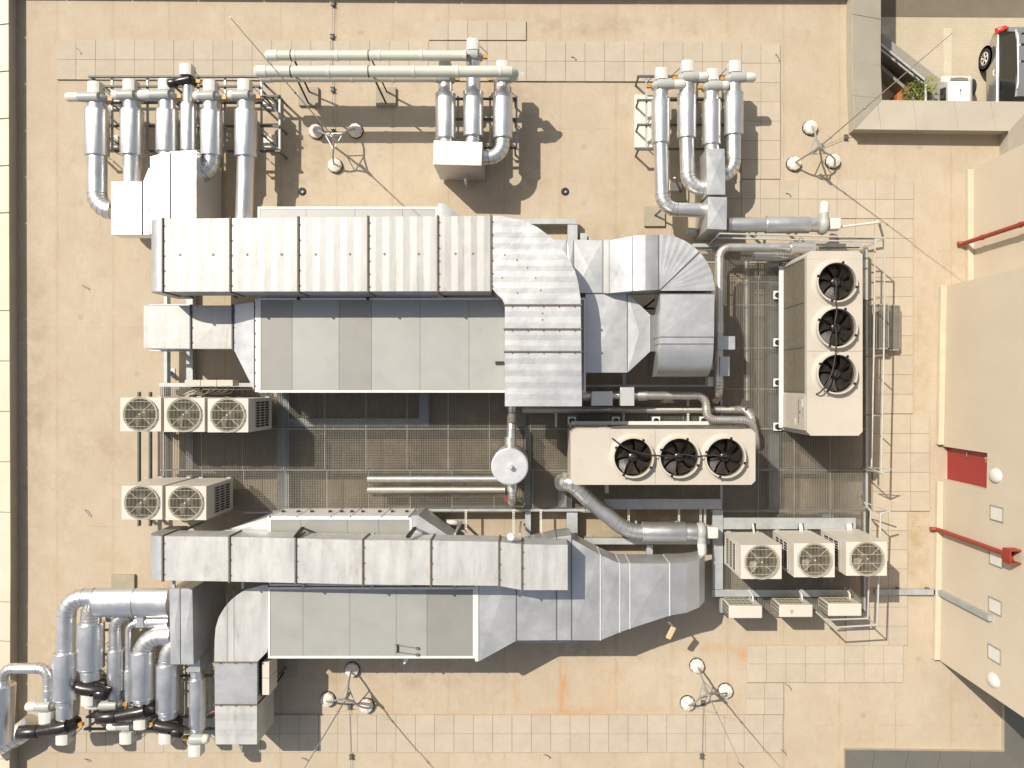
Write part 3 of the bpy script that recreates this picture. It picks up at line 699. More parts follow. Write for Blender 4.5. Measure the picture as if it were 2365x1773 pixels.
for y in (704, 759.5, 811.5): flange_y(d1, y, cint(xl, y), cint(xr, y), ZB, ZT)
m = MB()
for k, x in enumerate((416, 492, 571, 650, 729, 808, 888, 967, 1052, 1092)): m.lathe(P(x, 588 - k * .3, ZT + .002), [(.028, 0), (.028, .006), (.012, .012)], 12)
for a_, b_ in ((1166, 588), (1194, 600), (1218, 618), (1160, 641), (1237, 642), (1195, 676), (1249, 670), (1253, 723), (1253, 738)): m.lathe(P(a_, b_, ZT + .002), [(.022, 0), (.02, .005), (.008, .008)], 10)
M['rustplug'] = simple('rusty_plug', (.30, .20, .12), .8, 0, .2, 20, 60, 0); m.build('rusty_plugs', 'rustplug', d1)
m = MB()
for x in (420, 520, 580, 640, 830, 1005): m.bar(P(x, 674, 2.0), P(x + 28, 687, 1.75), .03, .05)
for x in (690, 850): m.box(P(x, 690, 1.97), (.05, .05, .15))
for x in (420, 700, 980): m.box((X(x, 2.0), Y(673, 2.0) + .55, 1.99), (.06, 1.0, .06))
m.build('support_angle', 'blackmat', d1)

# --- small west duct of the upper air handler
d2 = thing('supply_duct', 'short stained duct tapering out of the upper air handler to the left', 'duct', P(430, 755, 0))
z_ = 1.72; m = MB(); lx(m, [(332, 706, 804, .95, z_), (360, 706, 804, .95, z_, .006), (386, 706, 804.5, .95, z_, -.004), (412, 706, 804.5, .95, z_, .004), (439.5, 706, 805, .95, z_)]); m.build('duct_section', 'galv_streaked', d2, sharp=1)
m = MB(); m.rp(442, 705, 536, 805, .95, z_, .01); m.build('duct_section', 'galv_streaked', d2, sharp=1)
m = MB(); lx(m, [(539, 704, 805, .9, z_), (588, 697, 903, .62, 1.92)]); m.build('taper', 'galv', d2)
MB().rp(589, 689, 597, 905, .5, 1.955).build('collar', 'trim', d2)
flange_x(d2, 441, 706, 804, .95, z_, 'seam_grey'); flange_x(d2, 537.5, 705, 805, .95, z_, 'seam_grey'); flange_x(d2, 588.5, 697, 903, .6, 1.93, 'seam_grey', True, .02)
m = MB(); m.rp(345, 808, 440, 811, .82, .94); m.rp(345, 702, 440, 705, .82, .94)
for x in (380, 520):
    for y in (712, 800): m.rp(x, y - 3, x + 8, y + 5, 0, .85)
m.build('stand', 'galv_beam', d2)

# --- transition of the hidden air handler (triangle behind)
t = thing('tapered_duct', 'small triangular duct end peeping out behind the upper corrugated duct', 'duct', P(1030, 485, 0))
m = MB(); lx(m, [(1012, 470, 560, .7, 1.95), (1027, 470, 560, .7, 1.95), (1064, 500, 560, .9, 1.85)]); m.build('taper', 'galv', t)

# --- U shaped duct
ZU = 2.5
d3 = thing('u_bend_duct', 'silver duct sweeping round a half circle fan of folded sheet, right of the upper duct', 'duct', P(1520, 700, 0))
def quad(xs, ya, yb, zb, zts, name='duct_section', mat='galv', cap=.012, **k):
    """flat topped section between two x stations with a cross broken top"""
    m = MB(); z0, z1 = zts; a = Vector((X(xs[0], z0), Y(yb[0], z0), z0)); b = Vector((X(xs[1], z1), Y(yb[1], z1), z1)); c = Vector((X(xs[1], z1), Y(ya[1], z1), z1)); d = Vector((X(xs[0], z0), Y(ya[0], z0), z0))
    ce = (a + b + c + d) / 4 + Vector((0, 0, cap)); lo_ = [Vector((v.x, v.y, zb)) for v in (a, b, c, d)]
    m.add([*lo_, a, b, c, d, ce], [(3, 2, 1, 0), (0, 1, 5, 4), (1, 2, 6, 5), (2, 3, 7, 6), (3, 0, 4, 7), (4, 5, 8), (5, 6, 8), (6, 7, 8), (7, 4, 8)])
    return m.build(name, mat, k.get('t', d3), sharp=1)
quad((1262, 1308.5), (553, 553), (690, 676), 1.3, (2.02, 2.02)); quad((1309.5, 1324.5), (553, 553), (676, 676), 1.3, (2.02, 2.02)); quad((1326, 1391.5), (553, 555), (676, 676), 1.3, (2.02, 2.02), cap=.016)
quad((1393, 1406.5), (553, 553), (676.5, 676.5), 1.3, (2.02, 2.16), cap=0, mat='galv_white'); quad((1407.5, 1460), (555, 545), (676.5, 671.5), 1.4, (2.17, 2.46), cap=.02)  # whiter sheet paints the sunlight on the rising west-facing strip
m = MB(); rows = []
for k in range(7):
    x = 1461.5 + (1520.5 - 1461.5) * k / 6; rows.append((x, 545 - 3 * sin(k / 6 * 2), 671 - k / 6 * 2, 1.6, 2.47 + .05 * sin(k / 6 * pi)))
lx(m, rows); m.build('duct_section', 'galv', d3, sharp=8)
# fan-folded quarter turn
cxp, cyp = 1522.5, 671; m = MB(); rings = []; n = 22
for k in range(n + 1):
    a = pi / 2 - pi / 2 * k / n; rx_, ry_ = 128, 130 - 1.0 * k / n * 0
    fold = 0 if k in (0, n) else (.0018 if k % 2 else -.0012)
    zt_ = 2.47; px_o, py_o = cxp + rx_ * cos(a), cyp - ry_ * sin(a); px_i, py_i = cxp + 3 * cos(a), cyp - 3 * sin(a)
    rings.append([Vector((X(px_i, zt_), Y(py_i, zt_), 1.65)), Vector((X(px_i, zt_), Y(py_i, zt_), zt_)), Vector((X(px_o, zt_), Y(py_o, zt_), zt_ + fold)), Vector((X(px_o, zt_), Y(py_o, zt_), 1.65))])
m.loft(rings); m.build('quarter_turn', 'galv', d3, sharp=1)
def quady(ys_, xa, xb, zb, zts, **k):
    m = MB(); z0, z1 = zts; a = Vector((X(xa[0], z0), Y(ys_[0], z0), z0)); b = Vector((X(xb[0], z0), Y(ys_[0], z0), z0)); c = Vector((X(xb[1], z1), Y(ys_[1], z1), z1)); d = Vector((X(xa[1], z1), Y(ys_[1], z1), z1))
    ce = (a + b + c + d) / 4 + Vector((0, 0, k.get('cap', .014))); lo_ = [Vector((v.x, v.y, zb)) for v in (a, b, c, d)]
    m.add([*lo_, a, b, c, d, ce], [(3, 2, 1, 0), (0, 1, 5, 4), (1, 2, 6, 5), (2, 3, 7, 6), (3, 0, 4, 7), (4, 5, 8), (5, 6, 8), (6, 7, 8), (7, 4, 8)])
    return m.build('duct_section', 'galv', k.get('t', d3), sharp=1)
quady((678.5, 777), (1525, 1524), (1650, 1649), 1.65, (2.47, 2.47)); quady((778.5, 793), (1524, 1524), (1649, 1648.5), 1.65, (2.47, 2.47), cap=0)
m = MB(); prof = []; y0_ = Y(794.5, 2.47); rr = .72
for k in range(13): a = k / 12 * pi / 2; prof.append((y0_ - rr * sin(a) * 1.0, 2.47 - rr * (1 - cos(a))))
prof += [(y0_ - rr, .6), (y0_, .6)]
m.loft([[Vector((X(1524, 2.47), y_, z_)) for y_, z_ in prof], [Vector((X(1648, 2.47), y_, z_)) for y_, z_ in prof]]); m.build('end_elbow', 'galv', d3, sharp=20)
m = MB()
for xx_ in (1309, 1325, 1392.2): m.rp(xx_ - .5, 553, xx_ + .5, 676, 2.0, 2.028)
m.rp(1460.2, 545, 1461.2, 671, 2.3, 2.485); m.rp(1521, 542, 1522, 669, 2.3, 2.485)
m.rp(1524, 677, 1650, 678.3, 2.3, 2.485); m.rp(1524, 777, 1649, 778.3, 2.3, 2.485); m.rp(1524, 793, 1648, 794.3, 2.3, 2.485)
a_ = P(1524, 669, 2.485); b_ = P(1616, 580, 2.487); m.bar(a_, b_, .012, .02)
m.build('seam', 'seam_grey', d3)
m = MB(); m.bar(P(1462, 730, 1.2), P(1520, 685, 1.5), .05); m.bar(P(1440, 712, 1.0), P(1520, 712, 1.0), .05); m.build('brace', 'blackmat', d3)

# --- outlet of the upper air handler tapering right
d4 = thing('tapered_duct', 'wide flat duct with cross creases tapering right from the upper air handler', 'duct', P(1420, 770, 0))
quad((1352.5, 1448), (677.5, 677.5), (860, 860), .6, (1.97, 1.97), t=d4, cap=.012)
quad((1449.5, 1502), (677.5, 727), (860, 811), .7, (1.97, 1.97), t=d4, cap=.02, name='taper')
quad((1503, 1518), (727, 727), (811, 811), .8, (1.96, 1.75), t=d4, cap=0, name='end_panel')
m = MB(); m.rp(1346, 677, 1352, 861, .6, 1.955); m.rp(1448.3, 677.5, 1449.3, 860, 1.9, 1.985); m.build('seam', 'seam_grey', d4)

# --- lower duct
Z2, Z2B = 2.50, 1.80
d5 = thing('sheet_metal_duct', 'long straight grey duct with dark joints across the lower half of the roof', 'duct', P(820, 1300, 0))
t2 = [(376, 1238), (530, 1239.5), (683, 1243), (838, 1247), (995, 1248), (1152, 1251), (1205, 1257), (1311, 1258)]
b2 = [(376, 1340), (530, 1342.5), (683, 1346), (838, 1349.5), (995, 1351), (1152, 1352.5), (1205, 1362.5), (1311, 1362.5)]
f2 = [376, 530, 683, 838, 995, 1152, 1205, 1311]
for k in range(7):
    xa, xb = f2[k] + 1.5, f2[k + 1] - (1.5 if k < 6 else 0); n = (8, 8, 8, 8, 8, 2, 7)[k]; rows = []
    for q in range(n + 1):
        x = xa + (xb - xa) * q / n; rows.append((x, cint(t2, x), cint(b2, x), Z2B, Z2, (.0022 if q % 2 else -.0022) if 0 < q < n and n > 2 else 0))
    m = MB(); lx(m, rows); m.build('duct_section', 'galv_old', d5, sharp=1)
for x in f2[:-1]: flange_x(d5, x, cint(t2, x), cint(b2, x), Z2B, Z2)
m = MB(); r_ = .42; xw = X(374.5, Z2); ya, yb = Y(1339, Z2), Y(1238, Z2); ring = []
for k in range(11): a = k / 10 * pi / 2; ring.append((xw - r_ * sin(a), Z2 - r_ * (1 - cos(a))))
ring += [(xw - r_, 1.2), (xw, 1.2)]
m.loft([[Vector((x_, ya, z_)) for x_, z_ in ring], [Vector((x_, yb, z_)) for x_, z_ in ring]]); m.build('end_elbow', 'galv', d5, sharp=25)
for x in (683, 942):
    m = MB(); m.bar(P(x, 1240, 2.53), P(x + 16, 1219, 2.0), .045, .09); m.tube([P(x + 16, 1219, 1.7), P(x + 16, 1219, 2.2)], .03, 12); m.build('bracket', 'black', d5)
m = MB(); m.lathe(P(1180, 1240, 2.5), [(.09, -.05), (.09, .01), (.07, .03)], 16); m.build('port_cap', 'trim', d5)
for x in (400, 560, 700, 860, 1050, 1200):
    m = MB(); m.box((X(x, 1.8), Y(1300, 1.8), 1.77), (.06, 1.2, .05)); m.box((X(x, 1.8), Y(1234, 1.8), .95), (.05, .05, 1.6)); m.build('hanger', 'galv_beam', d5)
# --- transitions of the two lower handlers
d6 = thing('sheet_metal_duct', 'wide cross-creased silver duct narrowing to the right of the lower air handler', 'duct', P(1350, 1390, 0))
ZL = 1.75
def q6(x0, x1, ya, yb, cap=.016, zs=(ZL, ZL), name='duct_section', zb=.75): return quad((x0, x1), ya, yb, zb, zs, t=d6, cap=cap, name=name)
q6(1106, 1191.5, (1350, 1262), (1527, 1480), name='taper'); q6(1193, 1284.5, (1262, 1240), (1479, 1478.5)); q6(1286, 1319, (1240, 1236), (1478.5, 1478.5), .008)
q6(1320.5, 1386, (1245, 1281), (1478.5, 1478.5), .02); q6(1387.5, 1431, (1282, 1301), (1478, 1460), .012); q6(1432.5, 1454.5, (1301, 1301), (1459.5, 1451.5), .004); q6(1456, 1546.5, (1301, 1301), (1451, 1421.5), .022)
m = MB(); rows = []
for k in (0, 2.2, 4.4, 6.2, 8):
    a = k / 8 * pi / 2; x_ = X(1548, ZL) + .96 * sin(a); z_ = ZL - .70 * (1 - cos(a)) if k else ZL
    yt = Y(cint([(1548, 1301), (1600, 1300), (1630, 1290)], 1548 + 80 * sin(a)), ZL); yb_2 = Y(cint([(1548, 1421), (1600, 1414), (1630, 1398)], 1548 + 80 * sin(a)), ZL)
    rows.append([Vector((x_, yb_2, .70)), Vector((x_, yb_2, z_)), Vector((x_, yt, z_)), Vector((x_, yt, .70))])
m.loft(rows); m.build('end_elbow', 'galv', d6, sharp=1)
m = MB(); m.rp(1097, 1349, 1105, 1527, .6, 1.77); m.build('collar', 'trim', d6)
for x, a, b, mt in ((1192.2, 1262, 1479.5, 'seam_grey'), (1285.2, 1240, 1478.5, 'seam_grey'), (1319.7, 1240, 1478.5, 'seam_grey'), (1386.8, 1281, 1478.5, 'trim'), (1431.8, 1301, 1460, 'trim'), (1455.2, 1301, 1451.5, 'trim'), (1547.2, 1301, 1421.5, 'trim')):
    m = MB(); m.rp(x - .8, a - .5, x + .8, b + .8, .78, ZL + .02); m.build('seam', mt, d6)
m = MB(); m.rp(1190, 1480, 1335, 1484, .6, 1.2)
for x in (1210, 1320, 1440, 1540): m.rp(x, 1330, x + 8, 1420, .45, .74); m.rp(x, 1400, x + 8, 1409, 0, .5)
m.build('stand', 'galv_beam', d6)
# floodlight hanging off it
t = thing('floodlight', 'small cream floodlight on an arm below the narrowing duct', 'floodlight', P(1548, 1462, 1.0))
m = MB(); m.bar(P(1533, 1424, 1.4), P(1553, 1445, 1.4), .04); m.build('arm', 'wire', t)
m = MB(); a = P(1556, 1448, 1.4); b = P(1543, 1474, 1.3); m.bar(a, b, .13, .08); m.build('lamp_head', 'amberlamp', t, bevel=.02) if False else None
M['amberlamp'] = simple('cream_lamp_housing', (.62, .50, .28), .4, 0, .1); m.build('lamp_head', 'amberlamp', t, bevel=.02)
t = thing('tapered_duct', 'triangular duct end beside the small-door air handler', 'duct', P(990, 1215, 0))
m = MB(); lx(m, [(952, 1190, 1300, .5, 1.72), (966, 1190, 1300, .5, 1.72), (1040, 1240, 1300, .7, 1.65)]); m.build('taper', 'galv', t)
t = thing('tapered_duct', 'slanting duct end left of the small-door air handler', 'duct', P(580, 1215, 0))
m = MB(); lx(m, [(505, 1228, 1330, .7, 1.60), (560, 1212, 1330, .6, 1.65), (617, 1194, 1330, .5, 1.68)]); m.build('taper', 'galv', t); MB().rp(617.5, 1192, 621, 1345, .5, 1.72).build('collar', 'trim', t)
# --- elbow to the south-west of the lower handler
d7 = thing('elbow_duct', 'broad quarter-round elbow duct dropping south from the lower air handler', 'duct', P(545, 1520, 0))
xl7 = [(1350, 612), (1354, 590), (1362, 566), (1378, 541), (1400, 520), (1425, 505), (1450, 498), (1480, 495.5), (1528, 495)]
xr7 = [(1350, 619), (1503, 619), (1528, 594)]
m = MB(); rows = [];
for q in range(17): y = 1350.5 + (1527.5 - 1350.5) * q / 16; rows.append((y, cint(xl7, y), cint(xr7, y), .9, ZL))
ly(m, rows); m.build('elbow', 'galv_old', d7, sharp=5)
quady((1530.5, 1625.5), (495.5, 496), (593.5, 593.5), .9, (ZL, ZL), t=d7, cap=.006)
m = MB(); rows = []
for q in range(6): y = 1628.5 + 90 * q / 5; rows.append((y, 496.5 + q * .2, 593.5, .55, ZL - .00 - .0 * q * q, .006 if q % 2 else 0))
ly(m, rows); m.build('duct_section', 'galv_old', d7, sharp=1)
flange_y(d7, 1529, 495, 594, .9, ZL, 'dark_seam', True, .02); flange_y(d7, 1627, 496, 594, .9, ZL, 'dark_seam', True, .02)
m = MB(); m.rp(540, 1352, 540.8, 1527, 1.7, ZL + .004); m.rp(524, 1372, 524.8, 1527, 1.7, ZL + .004); m.build('seam', 'seam_grey', d7)
m = MB()
for x, y in ((505, 1540), (580, 1540), (505, 1700), (580, 1700)): m.rp(x - 4, y - 4, x + 4, y + 4, 0, .9)
m.build('stand', 'galv_beam', d7)
t = thing('control_box', 'narrow pale twin control box on the side of the elbow duct', 'control box', P(614, 1566, 1.0))
MB().rp(602, 1528, 604.5, 1608, 1.0, 1.62).build('back_plate', 'blackmat', t)
for a, b in ((1529, 1566), (1567, 1605)): MB().rp(605, a, 622, b, 1.05, 1.62).build('cover', 'vrv', t, bevel=.008)
m = MB(); pipe(m, [P(622, 1590, 1.2), P(640, 1575, .6), P(655, 1553, .12)], .02, .1, 4, 8, False); m.build('cable', 'blackmat', t)

# =================================================================== ROUND EXHAUST RUNS
def exhaust(label, cx, s0, s1, rs, rp, tail, z=1.1, fan='grey', outdir=-1, neck=14, motor=True, up=-1, fy=None, group=None, big=1.0, outlen=34, mdx=0, skin='steel', vert=None):
    """vertical run in the picture. s0..s1 silencer px rows. tail: list of (px,py[,z]) continuing from the silencer. fan sits at s0 side when up=-1"""
    t = thing('exhaust_fan_line', label, 'exhaust fan', P(cx, (s0 + s1) / 2, 0), group)
    a = P(cx, s0, z); b = P(cx, s1, z); d = (b - a).normalized(); e0, e1 = (a, b) if up < 0 else (b, a); o = (e0 - e1).normalized()
    m = MB(); m.tube([a, a + d * .03, a + d * .03, b - d * .03, b], [rs * .985, rs, rs, rs, rs * .985], 36)
    m.tube([a + d * .012, a + d * .022], rs + .006, 36); m.tube([b - d * .022, b - d * .012], rs + .006, 36); m.build('silencer', skin, t)
    nk = L(neck, z)
    m = MB(); m.tube([e0 - o * .02, e0 + o * nk], rp * 1.0, 28); m.tube([e0 + o * nk * .3, e0 + o * (nk * .3 + .012)], rp + .005, 28); m.build('neck', skin, t)
    m = MB(); q = pipe(m, [e1 + o * .05] + [P(*(p if len(p) == 3 else (*p, z))) for p in tail], rp, rp * 2.0, 5, 36); m.tube([e1 - o * .08, e1 - o * .095], rp + .005, 28); m.build('pipe', skin, t)
    f0 = e0 + o * nk; fw = (.20 if fan == 'grey' else .23) * big; fr = rp + (.07 if fan == 'grey' else .10) * big
    fm = {'grey': 'pvcgrey', 'black': 'black'}[fan]
    m = MB(); m.tube([f0, f0 + o * .03, f0 + o * fw * .3, f0 + o * fw * .5, f0 + o * fw * .7, f0 + o * (fw - .02), f0 + o * fw], [fr * .72, fr * .82, fr * .97, fr, fr * .97, fr * .85, fr * .7], 32)
    ro = .105 * big; zc = z + fr - ro * 1.02; oc = f0 + o * fw * .5; od = Vector((outdir, 0, 0))
    ln = L(outlen, z); p0 = Vector((oc.x, oc.y, zc)); p1 = p0 + od * ln
    dy = Vector((0, -.0 if fan == 'grey' else -.10 * big, 0)) if outlen > 20 else Vector((0, 0, 0)); p1 = p1 + dy
    m.tube([p0 - od * fr * .5 - dy * .3, p0 - od * fr * .1, p0 + od * fr * .5 + dy * .25, p0 + od * fr * .9 + dy * .5, p0 + od * (ln * .56) + dy * .8], [ro * 1.1, ro * 1.2, ro * 1.15, ro * 1.08, ro], 24); m.build('fan_casing', fm, t, sharp=50)
    m = MB(); k0 = p0 + od * (ln * .53) + dy * .8
    if fan == 'grey': m.tube([k0, k0 + od * .02, p1 - od * .04, p1], [ro * 1.03, ro * 1.05, ro * 1.05, ro * .82], 24)
    else: 
        o2 = (p1 - k0).normalized(); m.tube([k0, k0 + o2 * .02, p1 - o2 * .01, p1], [ro * 1.12, ro * 1.2, ro * 1.2, ro * 1.15], 24)
    m.build('outlet', 'white' if fan == 'grey' else 'black', t, sharp=50)
    if motor:
        ml = .27; mc = f0 + o * (fw + .02 + ml / 2); mm = MB(); ww = .145
        pr = [(-ww, -.16), (ww, -.16), (ww, .11), (ww * .5, .15), (-ww * .5, .15), (-ww, .11)]
        r0 = [Vector((mc.x + mdx + x_, mc.y - o.y * ml / 2, z + .06 + z_)) for x_, z_ in pr]; r1 = [v + o * ml for v in r0]; mm.loft([r0, r1]); mo = mm.build('motor_cover', 'white', t, bevel=.008)
        mm = MB(); mm.tube([f0 + o * fw * .9, f0 + o * (fw + .05)], .1, 16); mm.build('shaft', 'blackmat', t)
        mm = MB(); s_ = f0 + o * (fw * .5) + Vector((-outdir * (fr + .05), 0, .03)); mm.box(s_, (.10, .08, .10)); mm.build('isolator', 'amber', t)
        mm = MB(); pipe(mm, [s_, s_ + Vector((-outdir * .07, o.y * .05, .06)), mc + Vector((-outdir * .17, 0, .03))], .009, .05, 4, 6, False); mm.build('cable', 'blackmat', t)
    m = MB()
    for q_ in (.25, .8):
        c_ = a.lerp(b, q_); m.box((c_.x, c_.y, z - rs - .02), (rs * 1.7, .05, .06))
        m.tube([(c_.x - rs * .8, c_.y, z - rs), (c_.x - rs * .8, c_.y, .05)], .015, 6); m.tube([(c_.x + rs * .8, c_.y, z - rs), (c_.x + rs * .8, c_.y, .05)], .015, 6)
    m.build('saddle', 'galv_beam', t)
    return t
G1 = 'six exhaust fan lines, upper left'
Z = 1.08
exhaust('leftmost silver exhaust line of the six at upper left, bending right at its foot', 224.5, 254, 361, .275, .225, [(224.5, 485), (262, 486)], Z, group=G1, outlen=60)
exhaust('second exhaust line from the left at upper left, running straight into the low bright box', 305, 256, 360, .27, .205, [(305, 432)], Z, group=G1, neck=21, outlen=36)
exhaust('third exhaust line from the left at upper left, with a long white outlet', 386, 256, 352, .26, .20, [(386, 372)], Z, group=G1, neck=22, outlen=58)
exhaust('thin exhaust line with a black fan casing standing furthest up among the six', 435, 240, 348, .18, .135, [(435, 370)], 1.12, fan='black', group=G1, neck=42, outlen=40, big=.8)
exhaust('exhaust line at upper left whose elbow turns back left into the tall bright duct', 489, 258, 361, .26, .205, [(489, 404), (450, 405)], Z, group=G1, neck=21, outlen=34)
exhaust('rightmost of the six exhaust lines at upper left, running down under the corrugated duct', 568, 256, 363, .265, .205, [(563, 520)], Z, group=G1, neck=21, outlen=34)
G2 = 'three exhaust fan lines, upper middle'
exhaust('left exhaust line of the middle three, under the pale plastic pipes', 1029, 217, 321, .245, .175, [(1031, 340)], Z, group=G2, neck=24, outlen=12)
exhaust('middle exhaust line of the three, reaching furthest up the picture', 1093, 212, 316, .245, .175, [(1092, 332), (1084, 342)], Z, group=G2, neck=70, outlen=12)
exhaust('right exhaust line of the middle three, with an elbow turning left into the box', 1161, 217, 320, .24, .175, [(1161, 363), (1108, 364)], Z, group=G2, neck=24, outlen=12, outdir=1)
G3 = 'four exhaust fan lines, upper right'
exhaust('leftmost exhaust line of the upper right four, with the longest pipe', 1526, 231, 332, .225, .175, [(1530, 483), (1640, 485)], Z, group=G3, neck=22, outdir=1, outlen=54)
exhaust('exhaust line of the upper right four with a brown stained neck', 1586, 218, 320, .23, .18, [(1589, 436), (1640, 432)], Z, group=G3, neck=26, outdir=1, outlen=46)
exhaust('short exhaust line of the upper right four ending in the narrow box', 1643, 234, 335, .225, .175, [(1645, 352)], Z, group=G3, neck=22, outdir=1, outlen=36)
exhaust('rightmost exhaust line of the upper right four, its elbow turning back left', 1694.5, 215, 313, .23, .175, [(1694.5, 400), (1664, 405)], Z, group=G3, neck=22, outdir=1, outlen=46)
# lower left group (fans at the foot of the picture)
G4 = 'exhaust fan lines, lower left'
Z4 = 1.35
exhaust('big exhaust line with a black outlet at the far lower left', 152, 1505, 1613, .275, .21, [(155, 1379), (232, 1379)], Z4, fan='black', group=G4, up=1, neck=44, outlen=95, big=1.25, skin='steel_cool')
exhaust('wide exhaust line feeding the thick horizontal pipe, black outlet to the right', 210, 1438, 1542, .30, .225, [(210, 1420), (212, 1400), (250, 1392)], Z4, fan='black', group=G4, up=1, neck=26, outdir=1, outlen=48, big=1.25, skin='steel_cool')
exhaust('slim exhaust line with a white outlet between two wide ones, lower left', 267, 1500, 1592, .19, .145, [(266, 1425), (300, 1418)], 1.2, group=G4, up=1, neck=22, outlen=62, skin='steel_cool')
exhaust('thinnest exhaust line of the lower left group, with its own small elbow', 298, 1546, 1640, .115, .09, [(298, 1439), (370, 1440)], 1.15, group=G4, up=1, neck=26, outlen=46, big=.9, skin='steel_cool')
exhaust('exhaust line with a long curved black outlet in the middle of the lower left group', 330, 1503, 1612, .27, .22, [(334, 1470), (398, 1468)], Z4, fan='black', group=G4, up=1, neck=10, outlen=92, big=1.25, skin='steel_cool')
exhaust('exhaust line under the collector box corner with a short black outlet', 388, 1532, 1640, .265, .215, [(391, 1490), (420, 1480)], Z4, fan='black', group=G4, up=1, neck=16, outdir=1, outlen=40, big=1.2, skin='steel_cool')
exhaust('rightmost exhaust line of the lower left group, white fan at its foot', 456, 1566, 1682, .19, .14, [(450, 1530)], Z4, group=G4, up=1, neck=10, outdir=1, outlen=30, skin='steel_cool')
t = exhaust('exhaust line whose pipe loops over the left parapet and down again', 113, 1590, 1612, .13, .125, [(113, 1543), (8, 1543), (4, 1600)], 1.3, group=G4, up=1, neck=6, outlen=46, skin='steel_cool')
m = MB(); m.tube([P(5, 1578, 1.3), P(5, 1582, 1.3), P(-2, 1712, 1.3), P(-2, 1716, 1.3)], [.25, .29, .29, .25], 32); m.build('parapet_silencer', 'steel_cool', t)
t = thing('roof_edge_pipe', 'short bronze-reflecting pipe elbow at the very left edge beside the black outlet', 'pipe', P(50, 1690, 0))
m = MB(); pipe(m, [P(78, 1668, .45), P(40, 1700, .5), P(-30, 1730, .6)], .26, .3, 4, 28); m.build('pipe', 'steel', t)

# boxes fed by the fan lines
def plenum(label, secs, mat='galv_white', cat='duct box', name='plenum_box', seams=()):
    t = thing(name, label, cat, P(*secs[0][0][0], 0))
    for pts, z0, z1, cap in secs: MB().pp(pts, z0, z1, cap).build('box_section', mat, t, sharp=1)
    for a, b, z_ in seams: m = MB(); m.bar(P(*a, z_), P(*b, z_), .014, .03); m.build('seam', 'seam_grey', t)
    return t
plenum('low bright white metal box at upper left with an envelope crease', [([(257, 541), (328, 541), (328, 420), (257, 420)], 1.05, 1.52, .016), ([(329, 541), (345, 541), (345, 385), (329, 425)], .7, 1.52, 0)], seams=(((328.5, 420), (328.5, 541), 1.53),))
plenum('tall bright white duct with dark seams rising behind the upper duct', [([(347, 540), (392.5, 540), (392.5, 351), (347, 362)], .05, 1.56, .012), ([(394, 540), (453, 540), (453, 347), (394, 350)], .05, 1.56, .02)], seams=(((346, 362), (346, 540), 1.56), ((393.3, 350), (393.3, 540), 1.57)))
plenum('isolated grey collector box under the middle three exhaust lines', [([(1001, 379), (1112, 382), (1114, 328), (1002, 324)], .12, 1.5, .014)], mat='galv')
t = thing('pipe_stub', 'short stub pipe at the foot of the middle collector box', 'pipe', P(1080, 420, 0)); m = MB(); pipe(m, [P(1076, 412, .6), P(1076, 420, .55), P(1082, 432, .1)], .04, .06, 4, 12, False); m.build('pipe', 'steel', t)
plenum('narrow upright box with a cross crease among the upper right exhaust pipes', [([(1633, 449), (1675, 449), (1674, 343), (1631, 343)], .1, 1.5, .014)], mat='galv')
plenum('small creased box just above the platform rail, fed from both sides', [([(1634, 528), (1678, 530), (1679, 455), (1635, 454)], .1, 1.5, .014)], mat='galv')
plenum('tall collector box with a dark seam above the lower left exhaust lines', [([(394, 1534), (416, 1534), (415, 1359), (391, 1359)], .1, 1.9, .02), ([(418, 1534), (447, 1534), (444, 1359), (417, 1359)], .1, 1.9, .02)], mat='galv')
plenum('small bright adapter box below the corner of the tall collector', [([(430, 1552), (462, 1552), (462, 1519), (430, 1545)], .9, 1.6, 0)], mat='galv')
# thick horizontal pipe feeding the tall collector
t = thing('header_pipe', 'thick horizontal silver pipe entering the tall collector from the left', 'pipe', P(300, 1392, 0))
m = MB(); a, b = P(218, 1391, 1.4), P(392, 1391, 1.4); rings = []
for p_ in (a, a + Vector((.01, 0, 0)), b): rings.append([p_ + Vector((0, .33 * cos(q) * 1.04, .22 * sin(q))) for q in [2 * pi * j / 28 for j in range(28)]])
m.loft(rings); m.tube([P(312, 1391, 1.4), P(313.2, 1391, 1.4)], .001, 6); m.build('pipe', 'steel_cool', t)
m = MB()
for px_ in (219, 312): c_ = P(px_, 1391, 1.4); m.loft([[c_ + Vector((o_, .335 * cos(q) * 1.04, .225 * sin(q))) for q in [2 * pi * j / 28 for j in range(28)]] for o_ in (0, .012)])
m.build('seam_band', 'dark_seam', t)
t = thing('header_pipe', 'pair of thin horizontal pipes just below the thick one, lower left', 'pipe', P(350, 1430, 0))
m = MB(); m.tube([P(316, 1436, 1.2), P(392, 1436, 1.2)], .155, 24); m.tube([P(250, 1424, 1.0), P(392, 1424, 1.0)], .13, 24); m.build('pipe', 'steel_cool', t)
m = MB(); m.rp(314, 1425, 331, 1449, 1.1, 1.38); m.build('joint_box', 'steel_cool', t)

